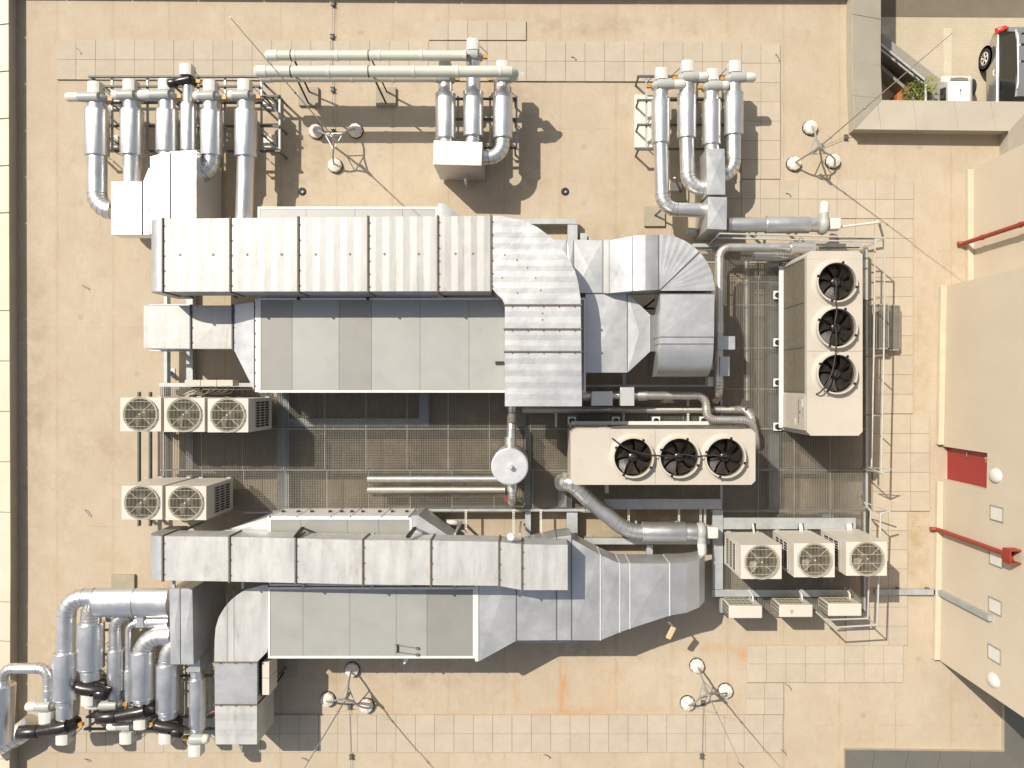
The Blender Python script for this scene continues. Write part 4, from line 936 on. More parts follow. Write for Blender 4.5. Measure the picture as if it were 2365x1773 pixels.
# horizontal silencer lines
def hline(label, x0, x1, cy, z, segs, name='exhaust_fan_line', pre=None, group=None, fan_out=-1):
    t = thing(name, label, 'exhaust fan', P(x0, cy, 0), group)
    for nm, a, b, r_ in segs:
        m = MB(); pa, pb = P(a, cy, z), P(b, cy, z); m.tube([pa, pa + Vector((.02, 0, 0)), pb - Vector((.02, 0, 0)), pb], [r_ * .98, r_, r_, r_ * .98], 32); m.tube([pa + Vector((.01, 0, 0)), pa + Vector((.022, 0, 0))], r_ + .007, 32); m.build(nm, 'steel', t)
    if pre: m = MB(); pipe(m, [P(*p) for p in pre], .19, .36, 5, 28); m.build('pipe', 'steel', t)
    xe = segs[-1][2]; c = P(xe, cy, z); m = MB(); m.tube([c, c + Vector((.03, 0, 0)), c + Vector((.12, 0, 0)), c + Vector((.2, 0, 0)), c + Vector((.22, 0, 0))], [.16, .22, .25, .21, .16], 28)
    oc = c + Vector((.11, 0, .12)); m.tube([oc + Vector((0, -fan_out * .0, 0)), oc + Vector((0, fan_out * .28, 0))], .105, 20); m.build('fan_casing', 'pvcgrey', t, sharp=50)
    m = MB(); m.tube([oc + Vector((0, fan_out * .26, 0)), oc + Vector((0, fan_out * .30, 0)), oc + Vector((.02, fan_out * .5, 0)), oc + Vector((.03, fan_out * .53, 0))], [.108, .11, .11, .08], 20); m.build('outlet', 'white', t, sharp=50)
    m = MB(); mc = c + Vector((.25 + .13, 0, .03)); m.box(mc, (.26, .28, .28)); m.build('motor_cover', 'white', t, bevel=.03)
    m = MB()
    for q in (.2, .75): xx = c.x - (1 - q) * 1.8; m.box((xx, c.y, z - .26), (.05, .45, .04)); m.box((xx, c.y, (z - .26) / 2), (.05, .05, z - .3))
    m.build('saddle', 'galv_beam', t); return t
hline('horizontal silver exhaust line running right along the top of the platform rail', 1680, 1890, 519, .95, [('pipe', 1680, 1768, .18), ('silencer', 1768, 1868, .205), ('neck', 1868, 1889, .17)], fan_out=1)
t = thing('plastic_conduit', 'thin cream tube leading right from the horizontal exhaust motor', 'conduit', P(1980, 518, 0))
m = MB(); pipe(m, [P(1940, 524, .9), P(2030, 513, .9), P(2033, 515, .6), P(2031, 516, .05)], .03, .05, 4, 10, False); m.build('tube', 'white', t)
t = hline('horizontal grey silencer line above the narrowing duct, fed by a slanting pipe', 1483, 1608, 1228, .95, [('silencer', 1483, 1582, .245), ('neck', 1582, 1608, .205)],
      pre=[(1300, 1114, 1.05), (1322, 1116, 1.05), (1345, 1142, 1.0), (1448, 1228, .95), (1484, 1228, .95)])
m = MB(); pipe(m, [P(1300, 1114, .3), P(1300, 1114, 1.05), P(1322, 1115, 1.05)], .21, .26, 4, 28); m.build('pipe', 'steel', t)

# pale plastic exhaust pipes and their stands
def pvc(label, x0, x1, cy, z, r_, couplers, elbow=None):
    t = thing('plastic_pipe', label, 'plastic pipe', P((x0 + x1) / 2, cy, 0), 'long pale plastic exhaust pipes')
    m = MB(); pts = [P(x0 + 18, cy, z), P(x1, cy, z)]
    if elbow: pts += [P(*e) for e in elbow]
    pipe(m, pts, r_, .2, 5, 24, False); m.build('pipe', 'pvc', t)
    m = MB(); m.tube([P(x0, cy, z), P(x0 + 5, cy, z), P(x0 + 28, cy, z)], [r_ * .75, r_ * 1.08, r_ * 1.1], 24)
    for c in couplers: m.tube([P(c, cy, z), P(c + 7, cy, z)], r_ * 1.09, 24)
    m.build('coupler', 'white', t)
    return t
pvc('upper pale plastic pipe with a white rounded end', 614, 1078, 128, 1.45, .115, (676, 775, 873, 970, 1071))
pvc('lower and longest pale plastic pipe with a white rounded end', 589, 1172, 165, 1.75, .13, (756, 952, 1053, 1152), [(1186, 167, 1.7), (1186, 176, 1.3)])
pvc('shaded plastic pipe half hidden below the longest one', 600, 1012, 177, 1.2, .125, (710, 810, 905, 1004))
for (bx_, by_, lab) in ((712, 223, 'left'), (891, 223, 'right')):
    t = thing('pipe_stand', f'{lab} square slab stand with slanting dark struts under the plastic pipes', 'stand', P(bx_, by_, 0), 'slab stands of the plastic pipes')
    MB().rp(bx_ - 23, by_ - 23, bx_ + 23, by_ + 20, .0, .09).build('base_slab', 'slab', t, bevel=.008)
    m = MB(); m.bar(P(bx_ - 35, 163, 1.6), P(bx_, by_ + 14, .1), .035); m.bar(P(bx_ - 36, 130, 1.3), P(bx_ + 2, by_ - 12, .1), .035)
    m.build('strut', 'blackmat', t)
    m = MB()
    for cy_, zz_, rr_ in ((128, 1.45, .125), (165, 1.75, .14)): m.tube([P(bx_ - 40, cy_, zz_), P(bx_ - 38, cy_, zz_)], rr_, 20)
    m.build('clamp', 'blackmat', t)
for (a, b, c, d, lab) in ((1488, 475, 1536, 522, 'square slab with a slanting strut beside the upper right pipes'), (256, 1327, 310, 1372, 'square slab above the thick pipe, lower left'), (634, 1520, 683, 1566, 'dark slab in the shade beside the elbow duct'), (1548, 420, 1590, 465, 'square slab below the second upper right elbow')):
    t = thing('base_slab', lab, 'slab', P((a + c) / 2, (b + d) / 2, 0), 'loose square base slabs'); MB().rp(a, b, c, d, 0, .08).build('slab', 'slab', t, bevel=.008)
    if a in (1488, 634, 1548): m = MB(); p_ = P(a + 25, b + 22, .08); m.bar(p_, P(a + (60 if a < 1500 and a > 700 else 10 if a > 1500 else 5), b + (-10 if a > 700 else 45), 1.0), .03, .05); m.build('strut', 'wire', t)

# racks below the exhaust groups
def rack(label, hs, vs, z_, diag=(), mat='rackmat', pads=(), wd=.045):
    t = thing('pipe_rack', label, 'rack', P(hs[0][0], hs[0][2], 0), 'steel racks under the exhaust lines')
    for x0, x1, y in hs: m = MB(); a, b = P(x0, y, z_), P(x1, y, z_); m.bar(a, b, wd, .07); m.build('rail', mat, t)
    for x, y0, y1 in vs: m = MB(); m.bar(P(x, y0, z_ - .06), P(x, y1, z_ - .06), wd, .05); m.build('cross_bar', 'galv_beam', t)
    for a, b in diag: m = MB(); m.bar(P(*a), P(*b), .035); m.build('brace', mat, t)
    for x0, x1, y in hs:
        for x in (x0 + 4, (x0 + x1) / 2, x1 - 4): c_ = P(x, y, z_); m = MB(); m.box((c_.x, c_.y, z_ / 2), (.04, .04, z_)); m.build('leg', mat, t)
    for p_ in pads: MB().rp(*p_, 0, .1).build('pad', 'concrete', t, bevel=.01)
    return t
M['rackmat'] = simple('rack_steel', (.11, .12, .115), .6, .2, .15, 6, 50, .1)
rack('steel rack under the six upper left exhaust lines', [(205, 600, 177), (205, 600, 199), (205, 605, 237), (205, 648, 291), (205, 648, 349), (605, 648, 222)],
     [(259, 175, 350), (341, 175, 350), (458, 175, 350), (520, 175, 350), (604, 180, 350), (646, 222, 349)], .62,
     [((605, 228, .6), (645, 262, .6)), ((605, 310, .6), (645, 345, .6)), ((250, 235, .6), (290, 262, .1)), ((250, 315, .6), (290, 345, .1))], pads=((250, 230, 276, 250), (250, 312, 272, 340), (608, 230, 636, 250), (608, 310, 636, 340)))
rack('steel rack under the middle three exhaust lines', [(1008, 1193, 228), (1008, 1193, 275), (1008, 1193, 341)], [(1058, 222, 345), (1132, 222, 345), (1193, 222, 345)], .6, pads=((1050, 335, 1075, 350),))
rack('steel rack under the upper right exhaust lines', [(1471, 1690, 176), (1471, 1690, 231), (1471, 1690, 288), (1471, 1690, 344)], [(1493, 182, 345), (1610, 182, 345), (1669, 182, 345)], .6, pads=((1466, 218, 1512, 340), (1540, 420, 1575, 440)))
rack('steel rack under the lower left exhaust lines', [(195, 500, 1560), (200, 500, 1655), (195, 500, 1683)], [(208, 1637, 1690), (430, 1530, 1690), (485, 1510, 1700)], .55)
M['cablered'] = simple('red_cable', (.4, .02, .02), .5, 0, .1)
t = thing('cable', 'short red cable beside the rightmost lower left exhaust line', 'cable', P(488, 1645, .6)); m = MB(); m.tube([P(470, 1654, .7), P(484, 1646, .7), P(497, 1642, .7)], .02, 8); m.build('cable', 'cablered', t)

# =================================================================== CONDENSER UNITS (top fan)
def make_vrv(loc):
    t = thing('condenser_unit', 'x', 'condenser', loc, 'ivory condensers with a round fan guard on top'); lx_, ly_, lz = loc
    w_, d_, h_ = .93, .775, 1.66; top = lz + h_
    m = MB()
    # casing walls: left and right have grille openings built as separate dark panels
    m.prism([(lx_ - w_ / 2, ly_ - d_ / 2), (lx_ + w_ / 2, ly_ - d_ / 2), (lx_ + w_ / 2, ly_ + d_ / 2), (lx_ - w_ / 2, ly_ + d_ / 2)], lz + .08, top - .32)
    for a, b, c, e in ((-w_ / 2, -d_ / 2, w_ / 2, -d_ / 2 + .02), (-w_ / 2, d_ / 2 - .02, w_ / 2, d_ / 2), (-w_ / 2, -d_ / 2 + .02, -w_ / 2 + .02, d_ / 2 - .02), (w_ / 2 - .02, -d_ / 2 + .02, w_ / 2, d_ / 2 - .02)):
        m.box((lx_ + (a + c) / 2, ly_ + (b + e) / 2, top - .16), (c - a, e - b, .316))
    m.plate_hole(lx_ - w_ / 2, lx_ + w_ / 2, ly_ - d_ / 2, ly_ + d_ / 2, lx_ + .0, ly_ + .01, .355, top - .012, top + .012)
    m.build('casing', 'vrv', t, sharp=25, bevel=.004)
    m = MB(); m.box((lx_ - .35, ly_, lz + .04), (.1, d_ + .04, .08)); m.box((lx_ + .35, ly_, lz + .04), (.1, d_ + .04, .08)); m.build('feet', 'galv_beam', t)
    for s in (-1, 1):
        m = MB(); m.box((lx_ + s * (w_ / 2 + .003), ly_ + .0, lz + .78), (.006, d_ - .16, .92)); m.build('side_coil', 'blackmat', t)
        m = MB(); xx = lx_ + s * (w_ / 2 + .012)
        for k in range(11): m.box((xx, ly_ - (d_ - .16) / 2 + (d_ - .16) * k / 10, lz + .78), (.012, .012, .92))
        for z_ in (.32, .63, .94, 1.24): m.box((xx + s * .001, ly_, lz + z_), (.014, d_ - .15, .014))
        for k in range(4): m.box((lx_ + s * (w_ / 2 + .002), ly_ - .24 + k * .16, lz + 1.38), (.004, .11, .035))
        m.build('side_guard', 'vrv', t, smooth=False)
    m = MB(); m.lathe((lx_, ly_ + .01, top), [(.353, .011), (.353, -.2), (.33, -.27), (.345, -.27), (.362, -.2), (.362, .0)], 48, True); m.build('shroud', 'shroud', t)
    m = MB(); m.lathe((lx_, ly_ + .01, top - .31), [(.0, 0), (.36, 0)], 40); m.build('motor_deck', 'blackmat', t)
    m = MB(); m.lathe((lx_, ly_ + .01, top - .14), [(.0, -.08), (.085, -.08), (.085, .0), (.05, .02), (0, .025)], 24)
    for k in range(4):
        a0 = k * pi / 2 + .5; vs = []
        for r_, da, hw in ((.07, 0, .30), (.2, .12, .42), (.335, .3, .40)):
            for s in (-1, 1): a = a0 + da + s * hw; vs.append((lx_ + r_ * cos(a), ly_ + .01 + r_ * sin(a), top - .15 + s * .035))
        m.add(vs + [(x_, y_, z_ - .008) for x_, y_, z_ in vs], [(0, 1, 3, 2), (2, 3, 5, 4), (8, 9, 7, 6), (10, 11, 9, 8), (0, 2, 8, 6), (2, 4, 10, 8), (1, 7, 9, 3), (3, 9, 11, 5), (4, 5, 11, 10), (0, 6, 7, 1)])
    m.build('fan', 'vrvfan', t, sharp=40)
    m = MB(); g = .385; cz = top + .05; cy_ = ly_ + .01
    n = 25
    for k in range(n + 1):
        x_ = -g + 2 * g * k / n
        hy = math.sqrt(max(.0, .38 ** 2 - x_ * x_)) if abs(x_) < .38 else 0
        if hy > .02: m.box((lx_ + x_, cy_, cz), (.0045, 2 * hy, .0045))
    for y_ in (-.285, -.1, .1, .285): hx = math.sqrt(.40 ** 2 - y_ * y_); m.box((lx_, cy_ + y_, cz + .008), (2 * hx, .007, .007))
    for s in (-1, 1):
        for s2 in (-1, 1): m.bar((lx_ + s * .09, cy_ + s2 * .09, cz + .012), (lx_ + s * .29, cy_ + s2 * .27, cz + .012), .009)
    m.lathe((lx_, cy_, cz), [(.385, -.006), (.397, -.006), (.397, .006), (.385, .006)], 48, True)
    for s in (-1, 1):
        for s2 in (-1, 1): m.bar((lx_ + s * .385, cy_ + s2 * .12, cz), (lx_ + s * .40, cy_ + s2 * .12, top + .01), .012)
    m.lathe((lx_, cy_, cz + .012), [(.0, 0), (.02, 0), (.02, .012), (0, .016)], 12)
    m.build('fan_guard', 'guard', t, smooth=False)
    m = MB(); m.plate_hole(lx_ - .41, lx_ + .41, cy_ - .31, cy_ + .31, lx_, cy_, .30, top + .013, top + .02) if False else m.lathe((lx_, cy_, top + .012), [(.354, 0), (.395, 0), (.39, .014), (.36, .026), (.352, .026)], 48, True); m.build('bell_mouth', 'bell', t)
    return t
M['shroud'] = simple('fan_shroud', (.10, .09, .065), .6, 0, .2); M['guard'] = simple('wire_guard', (.50, .45, .34), .5, .0, .05, 5, 30, 0)
M['vrvfan'] = simple('brown_fan', (.10, .085, .06), .45, 0, .3, 6, 40, 0); M['bell'] = simple('bell_mouth_plastic', (.36, .33, .27), .5, 0, .1)
ZV = 2.20; base = ZV - 1.66
vr = [(325.5, 957, 'leftmost condenser of the upper row of three, left side'), (426.3, 958, 'middle condenser of the upper row of three, left side'), (527, 959, 'condenser nearest the air handler in the upper row of three'),
      (328.5, 1160.5, 'left condenser of the lower pair, left side'), (430, 1161.5, 'right condenser of the lower pair with its dark side grille showing'),
      (1758, 1297.5, 'leftmost of the three condensers framed by the cable tray'), (1880.5, 1293.5, 'middle one of the three condensers framed by the cable tray'), (2001, 1290, 'rightmost of the three condensers, overhanging the guard rail')]
pro = None
for px_, py_, lab in vr:
    c = P(px_, py_, ZV); lc = Vector((c.x, c.y, base))
    if pro is None: pro = make_vrv(lc); o = pro
    else: o = copy_tree(pro); o.location = lc
    o['label'] = lab
for k in range(3):
    px_ = (1742, 1850, 1960)[k]; t = thing('refrigerant_pipe', ('white wrapped pipes entering the leftmost tray-framed condenser', 'white wrapped pipes entering the middle tray-framed condenser', 'white wrapped pipes entering the rightmost tray-framed condenser')[k], 'pipe', P(px_, 1218, .6), 'white wrapped refrigerant pipes')
    m = MB()
    for q in range(1 + k): pipe(m, [P(px_ - 3 + q * 4, 1209, .56), P(px_ - 3 + q * 4, 1212, .74), P(px_ - 1 + q * 4, 1226, .74), P(px_ + q * 4, 1232, .70)], .028, .06, 4, 10, False)
    m.build('pipe', 'white', t)
t = thing('support_rail', 'pair of thin steel rails under the left condensers', 'rail', P(330, 1050, 0))
for x in (319, 345): m = MB(); m.rp(x - 2, 905, x + 2, 1215, .42, .53); m.build('rail', 'rackmat', t)
m = MB()
for x in (319, 345):
    for y in (930, 1150, 1195): m.rp(x - 3, y - 3, x + 3, y + 3, 0, .42)
m.build('leg', 'rackmat', t)
# branch boxes with cables
t = thing('branch_box', 'cream row of three small boxes with looping cables above the upper left condensers', 'control box', P(480, 884, .5))
for k in range(3): MB().rp(426.5 + k * 37.3, 877, 463 + k * 37.3, 891, .8, 1.2).build('box', 'cream', t, bevel=.006)
m = MB()
for k in range(10):
    x = 452 + k * 10 + random.uniform(-3, 3); pipe(m, [P(x, 891, .95), P(x - 2, 900, .8), P(x - random.uniform(5, 25), 908 + random.uniform(-2, 3), .62), P(x - 30, 911, .58)], .011, .12, 4, 6, False)
m.build('cable', 'guard', t)
m = MB(); m.rp(440, 893, 540, 897, .55, .9); m.build('manifold', 'blackmat', t)

# small wall-type units
def make_small(loc):
    t = thing('split_condenser', 'x', 'condenser', loc, 'low split condensers standing outside the cable tray'); x_, y_, z_ = loc; w_, d_, h_ = .80, .30, .72
    MB().box((x_, y_, z_ + .03 + h_ / 2), (w_, d_, h_)).build('casing', 'vrv', t, bevel=.02)
    m = MB(); m.box((x_ - .08, y_ + d_ / 2 + .004, z_ + .38), (w_ * .72, .008, h_ * .86)); m.build('rear_coil', 'coil_green', t)
    m = MB()
    for k in range(6): m.box((x_ - .08 - w_ * .36 + w_ * .72 * k / 5, y_ + d_ / 2 + .012, z_ + .38), (.008, .008, h_ * .86))
    for k in range(5): m.box((x_ - .08, y_ + d_ / 2 + .013, z_ + .08 + k * .15), (w_ * .72, .008, .008))
    m.build('rear_guard', 'guard', t, smooth=False)
    for s in (-1, 1):
        m = MB()
        for a in range(3):
            for b in range(9): m.box((x_ + s * (w_ / 2 + .001), y_ - .09 + a * .09, z_ + .12 + b * .068), (.004, .065, .046))
        m.build('side_vent', 'shroud', t, smooth=False)
    m = MB()
    for s in (-.3, .3): m.box((x_ + s, y_, z_ + .015), (.06, d_ + .06, .03))
    m.build('feet', 'galv_beam', t)
    m = MB(); pipe(m, [(x_ + w_ / 2 - .1, y_ + d_ / 2, z_ + .3), (x_ + w_ / 2 - .1, y_ + d_ / 2 + .12, z_ + .3), (x_ + w_ / 2 - .14, y_ + d_ / 2 + .2, z_ + .05)], .02, .06, 4, 8, False); m.build('hose', 'white', t)
    return t
sp = None
for px_, py_, lab in ((1722.5, 1413.5, 'left low split condenser with a plain clean lid'), (1839, 1411, 'middle low split condenser with a brown triangular stain on its lid'), (1952, 1408.5, 'right low split condenser beside the guard rail corner')):
    c = P(px_, py_, 1.27); lc = Vector((c.x, c.y, .52))
    if sp is None: sp = make_small(lc); o = sp
    else: o = copy_tree(sp); o.location = lc
    o['label'] = lab
    if px_ == 1839: m = MB(); c = P(1829, 1412, 1.275); m.prism([(c.x - .05, c.y + .03), (c.x, c.y - .07), (c.x + .05, c.y + .03)], 1.268, 1.274); o['_o'] = tuple(lc); m.build('stain', 'slab', o)

# =================================================================== DRY COOLERS
def make_cooler(loc):
    t = thing('dry_cooler', 'x', 'cooler', loc, 'long cream dry coolers with three black fans'); O = Vector(loc); h_ = 1.85
    HL, HW = 2.09, .63; ch = .09; zt = h_
    def add(m): m.v = [v + O for v in m.v]; return m
    m = MB(); out = [(-HL + ch, -HW), (HL - ch, -HW), (HL, -HW + ch), (HL, HW - ch), (HL - ch, HW), (-HL + ch, HW), (-HL, HW - ch), (-HL, -HW + ch)]
    inn = [(x_ * .985, y_ * .95) for x_, y_ in out]
    m.loft([[Vector((*p, .12)) for p in out], [Vector((*p, zt)) for p in out], [Vector((*p, zt)) for p in inn], [Vector((*p, .14)) for p in inn]]); m.f = m.f[:-1]
    m.prism(inn, .12, .2)
    add(m).build('casing', 'cream', t, sharp=20)
    cells = [-1.20, -.18, .855, 1.90]; fc = [-.69, .345, 1.375]; m = MB(); tt = .012
    m.prism([(-HL + ch, -HW), (-1.202, -HW), (-1.202, HW), (-HL + ch, HW), (-HL, HW - ch), (-HL, -HW + ch)], zt - tt + .015, zt + .015)
    m.prism([(1.902, -HW), (HL - ch, -HW), (HL, -HW + ch), (HL, HW - ch), (HL - ch, HW), (1.902, HW)], zt - tt + .015, zt + .015)
    for k in range(3): m.plate_hole(cells[k] + (.003 if k == 1 else 0), cells[k + 1] - (.003 if k == 0 else 0), -HW, HW, fc[k], 0, .425, zt - tt + .015, zt + .015)
    add(m).build('top_panel', 'cream', t, sharp=20)
    m = MB()
    for x_ in (-1.28, -1.12, -.26, -.1, .80, .92, 1.84):
        for y_ in (-.58, -.48, -.25, .1, .3, .48, .58): m.lathe((x_, y_, zt + .015), [(.008, 0), (.006, .004)], 8)
    add(m).build('rivets', 'galv_beam', t)
    for k, c in enumerate(fc):
        m = MB(); m.lathe((c, 0, zt + .015), [(.535, 0), (.53, .006), (.475, .02), (.452, .05), (.448, .15), (.462, .158), (.462, .166), (.428, .166), (.424, .13), (.424, .05), (.43, .05), (.43, .0)], 56, True); col_ = add(m).build('fan_ring', 'cream', t, sharp=30)
        m = MB(); m.lathe((c, 0, zt), [(.4245, .045), (.424, -.25), (.436, -.25), (.436, -.0)], 48, True); add(m).build('shroud', 'shroud', t)
        m = MB(); m.lathe((c, 0, zt - .26), [(0, 0), (.44, 0)], 40); add(m).build('fan_well', 'blackmat', t)
        m = MB(); m.lathe((c, 0, zt + .02), [(0, -.08), (.11, -.08), (.115, -.02), (.10, .07), (.06, .09), (0, .092)], 28)
        m.box((c + .0, .01, zt + .12), (.09, .03, .01))
        add(m).build('motor', 'black', t, sharp=40)
        m = MB(); m.box((c, .012, zt + .118), (.085, .028, .006)); add(m).build('motor_plate', 'trim', t)
        m = MB()
        for b in range(7):
            a0 = b * 2 * pi / 7 + k * .4; vs = []
            for r_, da, hw in ((.10, 0, .29), (.26, .10, .36), (.412, .24, .36)):
                for s in (-1, 1): a = a0 + da + s * hw; vs.append((c + r_ * cos(a), r_ * sin(a), zt + .0 + s * .045))
            m.add(vs + [(p[0], p[1], p[2] - .006) for p in vs], [(0, 1, 3, 2), (2, 3, 5, 4), (8, 9, 7, 6), (10, 11, 9, 8), (0, 2, 8, 6), (2, 4, 10, 8), (1, 7, 9, 3), (3, 9, 11, 5), (4, 5, 11, 10), (0, 6, 7, 1)])
        add(m).build('fan', 'blade', t, sharp=40)
        m = MB()
        for b in range(4):
            a = b * pi / 2 + 1.05 + k * .12
            for off in (-.022, .022): ox, oy = -sin(a) * off, cos(a) * off; m.bar((c + .1 * cos(a) + ox, .1 * sin(a) + oy, zt + .10), (c + .445 * cos(a) + ox, .445 * sin(a) + oy, zt + .185), .006)
            m.box((c + .45 * cos(a), .45 * sin(a), zt + .18), (.05, .05, .03))
        for rr_ in (.16, .22, .28, .34, .40): m.lathe((c, 0, zt + .13 + rr_ * .1), [(rr_ - .0016, -.0016), (rr_ + .0016, -.0016), (rr_ + .0016, .0016), (rr_ - .0016, .0016)], 32, True)
        add(m).build('fan_guard', 'black', t, smooth=False)
    m = MB(); zc = zt + .21
    pipe(m, [(fc[0] - .46, .42, zt + .02), (fc[0] - .43, .40, zc), (fc[0] - .2, .22, zc), (fc[0] + .1, .11, zc), (fc[0] + .45, .05, zc), (fc[1] - .35, .04, zc), (fc[1] - .1, .03, zc), (fc[1] + .1, .09, zc), (fc[1] + .35, .02, zc), (fc[2] - .35, .06, zc), (fc[2], .03, zc)], .017, .12, 4, 8, False)
    add(m).build('cable', 'blackmat', t)
    # coil on the +y long side and the control panel at the -x end
    m = MB(); m.box((.42, HW + .006, 1.0), (3.05, .012, 1.42)); add(m).build('coil', 'coil', t)
    m = MB()
    for x_ in (-1.10, -.08, .94, 1.94): m.box((x_, HW + .014, 1.0), (.02, .012, 1.46))
    for z_ in (.28, 1.0, 1.72): m.box((.42, HW + .013, z_), (3.07, .012, .012))
    add(m).build('coil_frame', 'rackmat', t)
    m = MB(); m.box((-1.58, HW + .008, .98), (.80, .016, 1.6)); cp = add(m).build('control_panel', 'cream', t, bevel=.004)
    m = MB(); m.box((-1.35, HW + .018, 1.62), (.18, .006, .10)); m.box((-1.80, HW + .018, 1.12), (.16, .006, .10)); add(m).build('sticker', 'trim', cp)
    m = MB(); m.box((-1.58, HW + .017, 1.66), (.22, .006, .05)); add(m).build('nameplate', 'slab', cp)
    m = MB(); m.box((-1.99, HW + .003, .98), (.012, .012, 1.7)); add(m).build('panel_gap', 'seam_grey', cp)
    text_mesh('lettering', 'CLIMAVENETA', .085, 'blackmat', Matrix.Translation(O + Vector((-1.56, HW + .018, 1.36))) @ Matrix.Rotation(pi, 4, 'Z') @ Matrix.Rotation(pi / 2, 4, 'X'), cp)
    m = MB(); m.lathe((0, 0, 0), [(.03, 0), (.03, .004)], 6); m.v = [Vector((v.x - 1.56, HW + .018 + v.z, v.y + 1.46)) for v in m.v]; add(m).build('emblem', 'blackmat', cp)
    m = MB(); m.box((0, HW + .05, .17), (4.0, .10, .05))
    m.box((0, HW - .05, .07), (4.1, .1, .12)); m.box((0, -HW + .05, .07), (4.1, .1, .12)); add(m).build('base_rail', 'trim', t)
    for x_ in (-1.98, -.88, .12, 1.30):
        m = MB(); m.box((x_, HW + .11, .07), (.20, .20, .03)); pl = add(m).build('foot_plate', 'trim', t)
        m = MB(); m.lathe((x_, HW + .11, .086), [(.07, 0), (.065, .05), (.03, .055)], 20); add(m).build('spring_mount', 'black', pl)
    return t
c = P(1531.5, 1055, 2.37); dc = make_cooler(Vector((c.x, c.y, .50))); dc['label'] = 'horizontal cream three-fan dry cooler in the centre right of the platform'
o = copy_tree(dc); c = P(1928, 792.5, 2.37); o.location = (c.x, c.y, .50); o.rotation_euler = (0, 0, pi / 2); o['label'] = 'upright cream three-fan dry cooler near the right edge, showing its brown coil side'

# =================================================================== TANK AND PIPEWORK
t = thing('buffer_tank', 'round silver tank with a flat lid and small central cap', 'tank', P(1177, 1076, PZ)); c = P(1177, 1077, 1.95)
m = MB(); m.lathe((c.x, c.y, PZ), [(.40, .05), (.42, .12), (.42, 1.40), (.43, 1.43), (.40, 1.45), (0, 1.452)], 48); m.build('vessel', 'galv_white', t, sharp=30)
m = MB(); m.lathe((c.x + .02, c.y, 1.95), [(.055, 0), (.055, .14), (.045, .15), (0, .15)], 20); m.build('cap', 'galv_white', t)
m = MB()
for a in (.6, 2.7, 4.8): m.box((c.x + .38 * cos(a), c.y + .38 * sin(a), PZ + .03), (.09, .09, .06))
m.build('foot', 'galv_beam', t)
def run(label, pts, r_, mat='clad', rad=None, name='insulated_pipe', n=6, seams=True, group='insulated pipes round the dry coolers'):
    t = thing(name, label, 'pipe', P(pts[0][0], pts[0][1], 0), group); m = MB(); pipe(m, [P(*p) for p in pts], r_, rad or r_ * 1.9, n, 22, seams); m.build('pipe', mat, t); return t
M['clad'] = simple('aluminium_cladding', (.68, .66, .62), .38, .85, .08, 4, 30, .15, .003)
t_ = run('clad pipe leaving the top of the round tank under the big duct', [(1182, 935, .9), (1182, 968, .9), (1182, 972, 1.15), (1180, 1045, 1.15)], .105)
m = MB(); m.tube([P(1179, 1009, 1.15), P(1179, 1028, 1.15)], .135, 24); m.build('valve_sleeve', 'clad', t_)
t_ = run('clad pipe below the round tank ending in a small elbow', [(1183, 1105, 1.1), (1183, 1156, 1.1), (1183, 1160, .55)], .10)
m = MB(); m.tube([P(1183, 1118, 1.1), P(1183, 1134, 1.1)], .13, 24); m.build('valve_sleeve', 'clad', t_)
m = MB(); m.box(P(1167, 1149, 1.0), (.06, .12, .06)); m.build('valve_handle', 'red', t_)
t = run('clad pipe with two boxes running right from under the big duct, then stepping down', [(1340, 913, 1.05), (1630, 913, 1.05), (1632, 969, 1.05), (1735, 970, 1.05), (1745, 1010, .9), (1746, 1030, .6)], .098, rad=.22)
MB().rp(1366, 903, 1415, 937, .9, 1.25).build('valve_box', 'clad', t, bevel=.01); MB().rp(1433, 893, 1465, 937, .85, 1.35).build('actuator_box', 'galv_white', t, bevel=.006)
m = MB(); m.tube([P(1346, 913, 1.05), P(1362, 913, 1.05)], .125, 24); m.tube([P(1472, 913, 1.05), P(1494, 913, 1.05)], .125, 24); m.build('valve_sleeve', 'clad', t)
t = run('clad pipe from the upright cooler running left and down past the U-bend duct', [(1884, 580, .9), (1880, 572, 1.3), (1662, 571, 1.3), (1660, 905, 1.3), (1660, 912, .8), (1650, 925, .7)], .10, rad=.24)
m = MB(); m.tube([P(1825, 572, 1.3), P(1880, 572, 1.3)], .14, 24); m.tube([P(1660, 745, 1.3), P(1660, 768, 1.3)], .12, 24); m.build('valve_sleeve', 'clad', t)
m = MB(); m.rp(1657, 776, 1698, 807, 1.3, 1.55); m.rp(1663, 823, 1685, 868, 1.3, 1.5); m.build('actuator_box', 'galv', t, bevel=.006)
m = MB(); m.rp(1635, 836, 1648, 853, .9, 1.2); m.rp(1635, 870, 1648, 892, .9, 1.2); m.rp(1662, 875, 1672, 896, .9, 1.1); m.build('junction_box', 'vrv', t, bevel=.006)
run('straight clad pipe lying below the grating left of the upright cooler', [(1724, 603, .30), (1725, 925, .30)], .075, rad=.1)
t = run('second short clad pipe behind the upright cooler corner', [(1740, 592, .8), (1815, 592, .8), (1850, 600, .8)], .10)
def corr(label, x0, x1, cy, z, r_, extra=None):
    t = thing('corrugated_pipe', label, 'pipe', P(x0, cy, 0), 'ribbed flexible pipes along the platform'); m = MB(); n = int((x1 - x0) / 2.0); pts = []; rs = []
    for k in range(n * 2 + 1): pts.append(P(x0 + (x1 - x0) * k / (n * 2), cy, z)); rs.append(r_ * 1.15 if k % 2 else r_ * .98)
    m.tube(pts, rs, 16); m.build('pipe', 'clad', t, sharp=70)
    if extra: m = MB(); pipe(m, [P(*p) for p in extra], r_ * 1.15, r_ * 2.4, 5, 18); m.build('elbow', 'clad', t)
